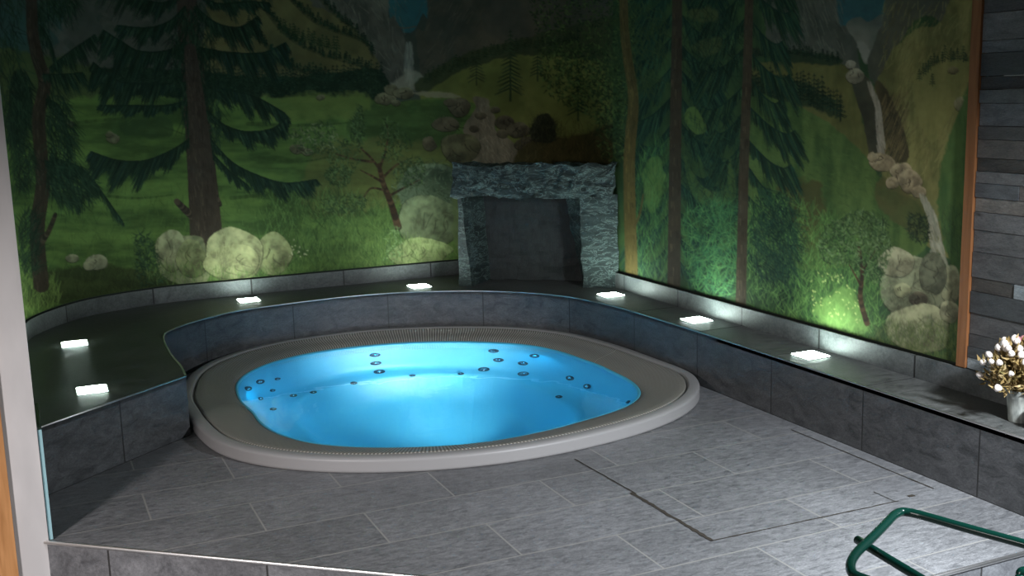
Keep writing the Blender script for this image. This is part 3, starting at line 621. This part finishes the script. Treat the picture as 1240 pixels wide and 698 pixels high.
# split stone cladding: courses of strips of differing length, height and relief
bm = bmesh.new(); z = .377; cl = bm.loops.layers.color.new('tone'); random.seed(5)
while z < 2.5:
    h = random.choice([.05, .055, .07, .1, .045, .085]); y = 3.113; 
    while y > 1.2:
        L = random.uniform(.18, .6); y1 = max(y - L, 1.19); d = random.uniform(-.003, .004); n0 = len(bm.faces); nv = len(bm.verts)
        box(bm, (3.345 + d, y1 + .0012, z + .001), (3.44, y - .0012, z + h - .001)); bm.faces.ensure_lookup_table()
        g = random.choice([.75, .9, 1, 1.1, 1.2, 1.6]); wm = random.choice([(1, 1, 1), (.97, 1, 1.03), (1, 1, 1), (1.05, 1, .95), (.95, 1.01, 1.03)])
        for f in bm.faces[n0:]:
            for lo in f.loops: lo[cl] = (.25 * g * wm[0], .25 * g * wm[1], .25 * g * wm[2], 1)
        y = y1
    z += h
M['clad'] = slate('split stone cladding', (.2, .2, .2), (.6, .59, .58), stretch=(1, 1.2, 4), bump=.7, rough=.6)
t = NT(M['clad']); src = t.b.inputs['Base Color'].links[0].from_socket
t.l(t.mix(1, src, t.mix(1, t.n('VertexColor', layer_name='tone').outputs[0], (5.4, 5.4, 5.4), 'MULTIPLY'), 'MULTIPLY'), t.b.inputs['Base Color'])
struct(obj('wall_right_stone', bm, M['clad']))

# white post and pine panel at the left of the frame
bm = bmesh.new(); box(bm, (-.122, 3.975, -.2), (-.016, 4.12, 2.5)); bmesh.ops.bevel(bm, geom=bm.edges, offset=.003, segments=2); struct(obj('wall_left_post', bm, M['white']))
bm = bmesh.new(); box(bm, (-.9, 3.955, -.2), (-.121, 4.03, 2.5)); struct(obj('trim_2', bm, M['wood']))
M['glass'] = mat('clear glass', (.86, .97, .97), .02, 0, .5, Transmission_Weight=1, IOR=1.45)
bm = bmesh.new(); box(bm, (-.014, 3.99, .002), (-.001, 4.365, .4)); bmesh.ops.bevel(bm, geom=bm.edges, offset=.001, segments=1)
tag(obj('glass_panel', bm, M['glass']), 'narrow clear glass panel standing edge-on beside the white post', 'glass panel')
M['gedge_lit'] = mat('ground glass edge', (.3, .5, .54), .4)  # cyan light caught by the edge is put into this base colour
gp = bpy.data.objects['glass_panel']; bm = bmesh.new(); box(bm, (-.014, 3.984, .002), (-.001, 3.99, .4)); ge = obj('ground_edge', bm, M['gedge_lit'], gp); ge['label'] = 'painted cyan-lit ground glass edge'

# ------------------------------------------------------------------ ledge around the tub
lg = thing('tiled_ledge', (3.07, 3.0, 0), 'slate-tiled ledge wrapping the tub along the mural walls', 'ledge')
WO = offs(BACK, -.0)
poly = [tuple(p) for p in INNER] + [tuple(p) for p in WO[::-1] if p[1] > 4.45][::2] + [(3.36, 1.8)]
top = slabpoly('ledge_top', poly, B - .02, B, M['ledge_top']); child(top, lg)
fr = ribbon('front_panel', INNER, 0, B - .003, M['ledge'], thick=.006, off=1); child(fr, lg)
for l in fr.data.uv_layers[0].data: l.uv[0] -= .384
et = obj('edge_trim', tube([(x, y, B) for x, y in offs(INNER, 0)], .0045, 8), M['metal'], smooth=True); child(et, lg)
# dark joints across the ledge top
J = mat('dark joint', (.02, .02, .02), .8)
for y in (3.38, 3.98, 4.58, 5.18): bm = bmesh.new(); box(bm, (3.076, y - .0015, B), (3.345, y + .0015, B + .0008)); child(obj('tile_joint', bm, J), lg)

# ------------------------------------------------------------------ recessed lights
E = bpy.data.materials.new('lit frosted glass'); E.use_nodes = True; E.node_tree.nodes.remove(E.node_tree.nodes['Principled BSDF'])
em = E.node_tree.nodes.new('ShaderNodeEmission'); em.inputs[0].default_value = (.8, 1, .92, 1); em.inputs[1].default_value = LAMP_E
E.node_tree.links.new(em.outputs[0], E.node_tree.nodes['Material Output'].inputs[0])
LS = [((.214, 4.955), 0, 'square recessed floor light in the left ledge, nearest to the white post'), ((.196, 5.985), 0, 'square recessed light in the left ledge, under the leaning left tree of the mural'),
      ((1.234, 6.735), 0, 'square recessed light below the painted pale boulders of the back mural'), ((2.303, 6.62), 0, 'square recessed light just left of the stone niche'),
      ((3.19, 5.69), 0, 'square recessed light at the right foot of the stone niche'), ((3.217, 4.815), 0, 'middle square recessed light of the right ledge, by the painted tree trunks'),
      ((3.222, 3.9), 0, 'square recessed light nearest the flower pot on the right ledge')]
for (x, y), a, lab in LS:
    r0 = thing('recessed_light', (x, y, B), lab, 'light', 'lights set into the ledge')
    bm = bmesh.new(); hs, fr_ = .06, .066
    for (a0, a1, b0, b1) in ((-fr_, fr_, hs, fr_), (-fr_, fr_, -fr_, -hs), (-fr_, -hs, -hs, hs), (hs, fr_, -hs, hs)): box(bm, (a0, b0, -.001), (a1, b1, .0022))
    obj('light_frame', bm, M['metal'], r0)
    bm = bmesh.new(); box(bm, (-hs, -hs, -.001), (hs, hs, .0045)); bmesh.ops.bevel(bm, geom=bm.edges, offset=.0015, segments=2); obj('glass_cover', bm, E, r0)

# ------------------------------------------------------------------ stone niche
def rough_slab(name, front, back, nu, nv, amp, m, parent, seed=0, freq=6, fr=1):
    """front/back: 4 corners each (bl, br, tr, tl)"""
    bm = bmesh.new(); f = [Vector(p) for p in front]; b = [Vector(p) for p in back]
    quads = [(f[0], f[1], f[2], f[3]), (b[1], b[0], b[3], b[2]), (b[0], f[0], f[3], b[3]), (f[1], b[1], b[2], f[2]), (f[3], f[2], b[2], b[3]), (b[0], b[1], f[1], f[0])]
    for k, (p, q, r, s) in enumerate(quads):
        U = nu if k in (0, 1, 4, 5) else max(3, nu // 3); V = nv if k < 4 else max(3, nv // 3)
        g = [[bm.verts.new(p.lerp(q, i / U).lerp(s.lerp(r, i / U), j / V)) for i in range(U + 1)] for j in range(V + 1)]
        for j in range(V):
            for i in range(U): bm.faces.new((g[j][i], g[j][i + 1], g[j + 1][i + 1], g[j + 1][i]))
    bmesh.ops.remove_doubles(bm, verts=bm.verts, dist=.0008)
    for v in bm.verts:
        p = v.co * freq + Vector((seed * 7.3, 0, 0)); d = Vector((noise.fractal(p, 1, 2, 4), noise.fractal(p + Vector((9, 3, 1)), 1, 2, 4), noise.fractal(p + Vector((2, 8, 5)), 1, 2, 4)))
        rid = 1 - abs(noise.noise(Vector((v.co.x * 5, v.co.y * 5, v.co.z * 16)) + Vector((seed, 0, 0)))); v.co += d * amp - Vector((nx, ny, 0)) * (rid - .8) * amp * .7
    return child(obj(name, bm, m, smooth=False), parent)
ni = thing('stone_niche', niche(.43, .1, B), 'rough blue-green slate slabs stacked as a lintelled niche in the corner', 'stone niche')
N = niche
rough_slab('lintel_slab', [N(-.115, -.02, .85), N(.90, -.02, .84), N(.945, -.02, 1.045), N(-.115, -.01, 1.05)], [N(-.1, .36, .85), N(.69, .3, .85), N(.68, .3, 1.03), N(-.1, .36, 1.04)], 90, 22, .026, M['rock'], ni, 1, 9)
rough_slab('side_slab', [N(-.095, .015, B - .002), N(-.005, .0, B - .002), N(-.062, .01, .86), N(-.085, .015, .86)], [N(-.07, .36, B - .002), N(.07, .36, B - .002), N(.05, .36, .86), N(-.07, .36, .86)], 8, 26, .005, M['rock'], ni, 2)
rough_slab('side_slab', [N(.71, -.01, B - .002), N(.935, .005, B - .002), N(.935, .005, .85), N(.70, -.01, .85)], [N(.69, .12, B - .002), N(.72, .27, B - .002), N(.72, .27, .85), N(.585, .12, .85)], 26, 44, .013, M['rock'], ni, 3, 7)
rough_slab('back_slab', [N(-.02, .27, B - .002), N(.74, .24, B - .002), N(.74, .24, .86), N(-.02, .27, .86)], [N(-.02, .33, B - .002), N(.70, .29, B - .002), N(.70, .29, .86), N(-.02, .33, .86)], 30, 24, .01, M['rockdark'], ni, 4)

# ------------------------------------------------------------------ hot tub
tub = thing('hot_tub', (TUBC[0], TUBC[1], 0), 'rounded square sunken hot tub with grey rim and glowing blue basin', 'hot tub')
def ringmesh(name, prof, m, closed=False, smooth=True, flip=False):
    """prof: list of (blend function -> radius array, z or z-array)"""
    vs, fs, uvs = [], [], []; L = np.r_[0, np.cumsum(np.full(NA, 1.0))]
    per = np.hypot(np.diff(np.r_[RO, RO[0]] * np.cos(np.r_[TH, 0])), np.diff(np.r_[RO, RO[0]] * np.sin(np.r_[TH, 0]))); al = np.r_[0, np.cumsum(per)]
    for k, (r, z) in enumerate(prof):
        z = np.broadcast_to(z, (NA,))
        for i in range(NA): vs.append((r[i] * math.cos(TH[i]), r[i] * math.sin(TH[i]), z[i]))
    K_ = len(prof); me = bpy.data.meshes.new(name)
    for k in range(K_ - 1):
        for i in range(NA):
            j = (i + 1) % NA; q = (k * NA + i, k * NA + j, (k + 1) * NA + j, (k + 1) * NA + i); fs.append(q if flip else q[::-1]); uvs.append([(al[i], k), (al[i + 1], k), (al[i + 1], k + 1), (al[i], k + 1)] if flip else [(al[i], k), (al[i + 1], k), (al[i + 1], k + 1), (al[i], k + 1)][::-1])
    if closed:
        c = len(vs); vs.append((0, 0, float(np.mean(prof[-1][1]))))
        for i in range(NA):
            j = (i + 1) % NA; q = ((K_ - 1) * NA + i, (K_ - 1) * NA + j, c); fs.append(q if flip else q[::-1]); uvs.append([(0, 0)] * 3)
    me.from_pydata(vs, [], fs); uv = me.uv_layers.new(); f2 = [u for f in uvs for u in f]
    for i, u in enumerate(f2): uv.data[i].uv = u
    return link(name, me, m, tub, smooth)
M['rim'] = mat('satin grey acrylic', (.34, .33, .327), .42)
M['grille'] = mat('ribbed beige grating', (.2, .19, .165), .5); t = NT(M['grille'])
sx = t.n('SeparateXYZ', {0: t.coord(True)}).outputs[0]; wv = t.n('Math', {0: t.n('Math', {0: sx, 1: 2 * math.pi / .017}, operation='MULTIPLY').outputs[0]}, operation='SINE').outputs[0]
wv = t.n('MapRange', {0: wv, 1: -.2, 2: .5, 3: 0, 4: 1}).outputs[0]
t.l(t.mix(wv, (.16, .15, .13), (.42, .4, .355)), t.b.inputs['Base Color']); t.l(t.n('Bump', {'Height': wv, 'Strength': .6, 'Distance': .004}).outputs[0], t.b.inputs['Normal'])
lipz = .066
def bl(k): return RW + (RO - RW) * k
ringmesh('rim', [(RO - .055, -.02), (RO - .02, -.004), (RO - .006, .002), (RO, .008), (RO, .014), (RO, .049), (RO, .054), (RO - .003, .059), (RO - .009, .0625), (RO - .02, lipz - .001), (RO - .048, lipz), (RO - .054, lipz - .002), (RO - .057, lipz - .012), (RO - .062, lipz - .016), (RO - .066, lipz - .02)], M['rim'], flip=True)
ringmesh('overflow_grille', [(RO - .064, lipz - .022), (RO - .068, lipz - .006), (RO - .075, lipz - .004), (bl(.6), .05), (bl(.35), .034), (bl(.15), .02), (RW + .02, .008), (RW + .012, .0)], M['grille'], flip=True)
seatmod = np.cos(4 * (TH - .7))
SP = [(1.012, .006), (1.006, .008), (1.0, .004), (.992, -.012), (.975, -.05), (.95, -.12), (.915, -.22), (.885, -.32), (.865, -.38), (.84, -.415), (.80, -.43), (.74, -.437), (.715, -.445), (.70, -.465), (.67, -.53), (.63, -.61), (.585, -.68), (.55, -.715), (.51, -.738), (.46, -.75), (.3, -.76)]
BAS = []
for s, z in SP:
    k = 0; BAS.append((RW * s + k * seatmod, z))
M['basin'] = mat('pale blue acrylic basin', (.1, .55, .76), .45)
ringmesh('basin', BAS, M['basin'], closed=True, flip=True)
# water: one refracting surface
M['water'] = mat('pool water', (1, 1, 1), 0, 0, .5, Transmission_Weight=1, IOR=1.33); t = NT(M['water'])
nw = t.n('TexNoise', {'Vector': t.coord(), 'Scale': 3.5, 'Detail': 2}).outputs[0]; t.l(t.n('Bump', {'Height': nw, 'Strength': .12, 'Distance': .02}).outputs[0], t.b.inputs['Normal'])
vs = [(TUBC[0] + (RW[i] * .9995) * math.cos(TH[i]), TUBC[1] + RW[i] * .9995 * math.sin(TH[i]), -.001) for i in range(NA)]
wo = pyobj('tub_water', vs, [tuple(range(NA))], M['water'])
tag(wo, 'still clear blue water filling the hot tub', 'water', kind='stuff')


def basin_hit(u, v):
    """where a sight line bent at the water surface meets the basin"""
    d = CR * (u - 620) / F - CU * (v - 349) / F + CF; d = d / np.linalg.norm(d); tt = -H / d[2]; p = np.array([0, 0, H]) + d * tt
    ci = -d[2]; eta = 1 / 1.33; k = 1 - eta * eta * (1 - ci * ci); q = eta * d + np.array([0, 0, 1]) * (eta * ci - math.sqrt(k))
    prev = None
    for s in np.arange(0.0, 2.5, .004):
        c = p + q * s; x, y = c[0] - TUBC[0], c[1] - TUBC[1]; th = math.atan2(y, x) % (2 * math.pi); r = math.hypot(x, y) / np.interp(th, np.r_[TH, 2 * np.pi], np.r_[RW, RW[0]])
        zb = np.interp(r, [a for a, _ in SP[::-1]], [b for _, b in SP[::-1]])
        if c[2] < zb and s > .02:
            dz = (np.interp(r + .01, [a for a, _ in SP[::-1]], [b for _, b in SP[::-1]]) - np.interp(r - .01, [a for a, _ in SP[::-1]], [b for _, b in SP[::-1]])) / .02
            nrm = Vector((-dz * x / math.hypot(x, y), -dz * y / math.hypot(x, y), 1)).normalized(); return Vector(c), nrm
    return None, None
M['chrome'] = mat('chrome', (.75, .8, .82), .12, 1); M['jetdark'] = mat('dark jet insert', (.01, .05, .08), .3)
def lathe(prof, seg=20):
    bm = bmesh.new(); rings = []
    for r, z in prof: rings.append([bm.verts.new((r * math.cos(2 * math.pi * k / seg), r * math.sin(2 * math.pi * k / seg), z)) for k in range(seg)] if r > 1e-6 else [bm.verts.new((0, 0, z))])
    for a, b in zip(rings, rings[1:]):
        for k in range(seg):
            if len(a) == 1 and len(b) == 1: continue
            if len(a) == 1: bm.faces.new((a[0], b[(k + 1) % seg], b[k]))
            elif len(b) == 1: bm.faces.new((a[k], a[(k + 1) % seg], b[0]))
            else: bm.faces.new((a[k], a[(k + 1) % seg], b[(k + 1) % seg], b[k]))
    return bm
def makejet(r):
    j = obj('jet', lathe([(r * .62, -.004), (r * .62, .002), (r * .78, .009), (r * .95, .009), (r, .003), (r, -.006)]), M['jetdark'], tub, True)
    n_ = obj('nozzle', lathe([(r * .6, -.003), (r * .45, .004), (r * .3, .01), (r * .16, .012), (0, .012)]), M['chrome'], j, True); return j, n_
big = makejet(.034); small = makejet(.02)
JB = [(454, 430), (455, 440), (459, 450.5), (598, 425), (604, 436), (586, 447.5), (648, 431), (634, 440), (634, 453), (691, 458), (712, 468), (299, 471), (314, 462.5)]
JS = [(335, 459), (329, 473), (355, 479.5), (379, 475.5), (314, 483), (428, 464), (499.5, 455), (558, 453), (762, 487), (677, 481), (330, 496)]
for proto, L in ((big, JB), (small, JS)):
    for i, q in enumerate(L):
        p, nr = basin_hit(*q)
        if p is None: continue
        j = proto[0] if i == 0 else proto[0].copy()
        if i: COL.objects.link(j); nz_ = proto[1].copy(); COL.objects.link(nz_); nz_.parent = j
        j.parent = tub; j.location = p - Vector((TUBC[0], TUBC[1], 0)) + nr * .004; j.rotation_euler = nr.to_track_quat('Z', 'Y').to_euler()
# underwater lamp on the front wall of the footwell
lp = (TUBC[0] - .02, TUBC[1] - .9, -.16)
lm = obj('underwater_lamp', lathe([(.075, -.012), (.075, .006), (.062, .012), (.06, .006), (0, .006)]), M['chrome'], tub, True); lm.location = (lp[0] - TUBC[0], lp[1] - TUBC[1], lp[2]); lm.rotation_euler = (R(-80), 0, 0)
ul = area('underwater_light', (lp[0], lp[1] + .02, lp[2] + .02), (lp[0] + .28, lp[1] + 1.8, -.12), .3, WATERLIGHT * 2.0, (.9, .94, 1), 50)
area('underwater_light_wide', (lp[0], lp[1] + .02, lp[2] + .03), (lp[0] + .05, lp[1] + 1.5, -.3), .1, WATERLIGHT * .25, (.01, .6, 1))
for a_, e_ in ((28, .5), (88, .65), (150, .6), (215, .3)):  # fill lights without fixtures, added below the waterline to make the basin glow
    rr = .84 * np.interp(R(a_), TH, RW); q_ = (TUBC[0] + rr * math.cos(R(a_)), TUBC[1] + rr * math.sin(R(a_)))
    area('added_basin_fill', (*q_, -.05), (TUBC[0] + (q_[0] - TUBC[0]) * .8, TUBC[1] + (q_[1] - TUBC[1]) * .8, -.5), .22, WATERLIGHT * e_ * .36, (.01, .6, 1)); 

area('underwater_light_floor', (lp[0] + .03, lp[1] + .03, lp[2] + .02), (1.96, 5.6, -.76), .05, WATERLIGHT * .5, (.7, .9, 1), 44)

# ------------------------------------------------------------------ access hatch in the floor
ht = thing('floor_hatch', (2.5, 3.3, 0), 'tiled access hatch in the platform floor with dark worn joints', 'hatch')
def strip(bm, a, b, w, z0=.0002, z1=.0022, seed=0):
    a, b = Vector((*a, 0)), Vector((*b, 0)); n = 26; d = (b - a).normalized(); s = Vector((-d.y, d.x, 0)); L, Rr = [], []
    for i in range(n + 1):
        p = a.lerp(b, i / n); ww = w * (.55 + .9 * abs(noise.noise(Vector((i * .5 + seed, seed, 0))))); o = noise.noise(Vector((i * .35, 4 + seed, 0))) * w * .25
        L.append(bm.verts.new(p + s * (ww / 2 + o) + Vector((0, 0, z1)))); Rr.append(bm.verts.new(p - s * (ww / 2 - o) + Vector((0, 0, z1))))
    for i in range(n): bm.faces.new((L[i], L[i + 1], Rr[i + 1], Rr[i]))
JD = mat('dark worn joint', (.035, .028, .02), .9)
bm = bmesh.new(); strip(bm, (1.985, 3.86), (2.005, 3.4), .009, seed=1); strip(bm, (1.995, 3.42), (2.006, 2.905), .02, seed=2); child(obj('joint', bm, JD), ht)
bm = bmesh.new(); strip(bm, (2.0, 2.905), (2.8, 2.888), .008, seed=3); strip(bm, (2.785, 2.885), (2.785, 3.0), .005, seed=5); child(obj('joint', bm, JD), ht)
bm = bmesh.new(); strip(bm, (3.0, 2.92), (3.0, 3.75), .008, seed=4); child(obj('joint', bm, JD), ht)
bm = bmesh.new(); box(bm, (2.862, 2.898, .001), (2.888, 2.912, .0028)); bmesh.ops.bevel(bm, geom=bm.edges, offset=.0008, segments=1); child(obj('finger_slot', bm, JD), ht)

# ------------------------------------------------------------------ pot with pale artificial flowers, basket
def un(u, v, z):
    d = CR * (u - 620) / F - CU * (v - 349) / F + CF; t_ = (z - H) / d[2]; return Vector((d[0] * t_, d[1] * t_, z))
PP = Vector((3.215, 2.745, B))
pf = thing('potted_flowers', PP, 'small grey pot of white and pink buds on the right end of the ledge', 'flower pot')
M['pot'] = mat('mottled grey ceramic', (.3, .32, .3), .6); t = NT(M['pot']); c_ = t.n('TexNoise', {'Vector': t.coord(scale=(2, 2, .6)), 'Scale': 30, 'Detail': 4}).outputs[0]
t.l(t.ramp(c_, [(.35, (.16, .175, .165)), (.65, (.42, .44, .4))]), t.b.inputs['Base Color'])
obj('pot', lathe([(0, 0), (.034, 0), (.036, .004), (.041, .05), (.046, .09), (.047, .091), (.0475, .108), (.0525, .118), (.0525, .122), (.047, .122), (.045, .1), (0, .1)], 36), M['pot'], pf, True)
M['leaf'] = mat('golden brown dry leaves', (.22, .15, .06), .6); t = NT(M['leaf']); c_ = t.n('TexNoise', {'Vector': t.coord(), 'Scale': 25}).outputs[0]
t.l(t.ramp(c_, [(.3, (.12, .1, .03)), (.55, (.3, .2, .07)), (.7, (.5, .38, .18))]), t.b.inputs['Base Color'])
M['bud'] = mat('white flower bud', (.8, .72, .66), .6, 0, .3); M['budp'] = mat('dusty pink flower bud', (.55, .25, .25), .6, 0, .3)
random.seed(21)
bmS, bmL = bmesh.new(), bmesh.new(); ends = []
def leaf(bm, p, d, L, wd):
    d = d.normalized(); s = d.cross(Vector((random.random() - .5, random.random() - .5, 1))).normalized(); n = d.cross(s)
    a, b, c, e = [bm.verts.new(p + d * L * f + s * wd * g + n * L * h) for f, g, h in ((0, 0, 0), (.5, 1, .1), (1, 0, -.08), (.5, -1, .1))]; bm.faces.new((a, b, c, e))
def add_tube(bm, p, q, r):
    d = (q - p).normalized(); s = d.orthogonal().normalized(); v = d.cross(s); R1 = [[bm.verts.new(c + (s * math.cos(k * 2.094) + v * math.sin(k * 2.094)) * r) for k in range(3)] for c in (p, q)]
    for k in range(3): bm.faces.new((R1[0][k], R1[0][(k + 1) % 3], R1[1][(k + 1) % 3], R1[1][k]))
for i in range(62):
    th = i * 2.39996; f = (i + .5) / 62; el = R(-8 + 92 * (1 - f) ** .8) if i % 3 else R(30 + random.random() * 40)
    rr = .125 + .03 * random.random(); e = Vector((math.cos(th) * math.cos(el) * rr, math.sin(th) * math.cos(el) * rr, .155 + math.sin(el) * rr * .95))
    b0 = Vector((math.cos(th) * .02, math.sin(th) * .02, .1)); md_ = b0.lerp(e, .55) + Vector((0, 0, .02)); add_tube(bmS, b0, md_, .0016); add_tube(bmS, md_, e, .0013)
    for _ in range(16): leaf(bmL, b0.lerp(e, .35 + .6 * random.random()) + Vector([random.gauss(0, .008) for _ in range(3)]), Vector([random.gauss(0, 1) for _ in range(3)]) + e * 6, .026 + .016 * random.random(), .0075)
    ends.append((e, (e - md_).normalized()))
for _ in range(160): leaf(bmL, Vector((random.gauss(0, .035), random.gauss(0, .035), .125 + random.random() * .05)), Vector((random.gauss(0, 1), random.gauss(0, 1), .3)), .035, .009)
obj('stems', bmS, M['leaf'], pf); obj('leaves', bmL, M['leaf'], pf)
b1 = lathe([(0, -.011), (.006, -.009), (.0105, -.002), (.0115, .004), (.009, .011), (.004, .0155), (0, .017)], 10)
for v in b1.verts: a = math.atan2(v.co.y, v.co.x); k = 1 + .12 * math.cos(3 * a); v.co.x *= k; v.co.y *= k
bd = obj('flower_bud', b1, M['bud'], pf, True); bp_ = bd.data.copy(); bp_.materials.clear(); bp_.materials.append(M['budp'])
for i, (e, d) in enumerate(ends):
    o = bd if i == 0 else bd.copy()
    if i: COL.objects.link(o)
    if e.z > .245 and e.x > 0 and i % 2 == 0: o.data = bp_; o['label'] = 'dusty pink bud'
    o.parent = pf; o.location = e; o.rotation_euler = d.to_track_quat('Z', 'Y').to_euler(); s = .85 + .4 * random.random(); o.scale = (s, s, s)
M['wick'] = mat('brown wicker', (.16, .06, .03), .6); t = NT(M['wick']); wvv = t.n('TexWave', {'Vector': t.coord(), 'Scale': 55, 'Distortion': 3, 'Detail': 2}, bands_direction='Z').outputs[1]
t.l(t.mix(wvv, (.05, .02, .012), (.26, .11, .055)), t.b.inputs['Base Color']); t.l(t.n('Bump', {'Height': wvv, 'Strength': .8, 'Distance': .004}).outputs[0], t.b.inputs['Normal'])
bk = thing('wicker_basket', (3.2, 2.605, B), 'brown wicker basket beside the grey pot, cut by the right edge of the photo', 'basket')
obj('basket_body', lathe([(0, 0), (.045, 0), (.052, .03), (.058, .085), (.054, .085), (.048, .03), (.04, .006), (0, .006)], 30), M['wick'], bk, True)
obj('basket_rim', tube([(.057 * math.cos(a), .057 * math.sin(a), .086) for a in np.linspace(0, 2 * math.pi, 33)], .005, 8, False), M['wick'], bk, True)

# ------------------------------------------------------------------ green tubular rail at the lower right
M['green'] = mat('dark green enamel', (.001, .022, .015), .25, 0, .4); Zr = .33
hr = thing('handrail', un(1100, 760, -.2), 'dark green tubular steel rail in the lower right foreground', 'handrail')
loop = crom([un(*q, Zr) for q in [(1330, 684), (1240, 659), (1174, 641), (1124, 626.7), (1110, 623), (1100.6, 621), (1091, 620.5), (1083, 624.2), (1073.5, 634), (1064, 643.7), (1054, 653.6), (1044.5, 662.5), (1036.8, 670.8), (1031.5, 679.4), (1030, 687), (1032, 694), (1037, 698), (1050, 703), (1090, 716), (1180, 746), (1290, 783)]], 8)
child(obj('rail_loop', tube(loop, .0122, 16), M['green'], smooth=True), hr)
cb = [un(*q, Zr - .024) for q in [(1038, 654), (1052, 663), (1110, 698), (1200, 751)]]
child(obj('crossbar', tube(cb, .0115, 14), M['green'], smooth=True), hr)
lgp = un(1236, 694, .2)
leg2 = [lgp + Vector((.12, -.06, .0)), lgp + Vector((.02, -.01, .005)), lgp + Vector((0, -.0, -.01)), lgp + Vector((-.01, -.03, -.06)), lgp + Vector((-.02, -.2, -.398))]
child(obj('leg', tube(crom(leg2, 6), .0135, 14), M['green'], smooth=True), hr)
for q in (loop[-1], loop[0]):
    q = Vector(q); child(obj('leg', tube([q, q + Vector((0, 0, -.53))], .0135, 14), M['green'], smooth=True), hr)
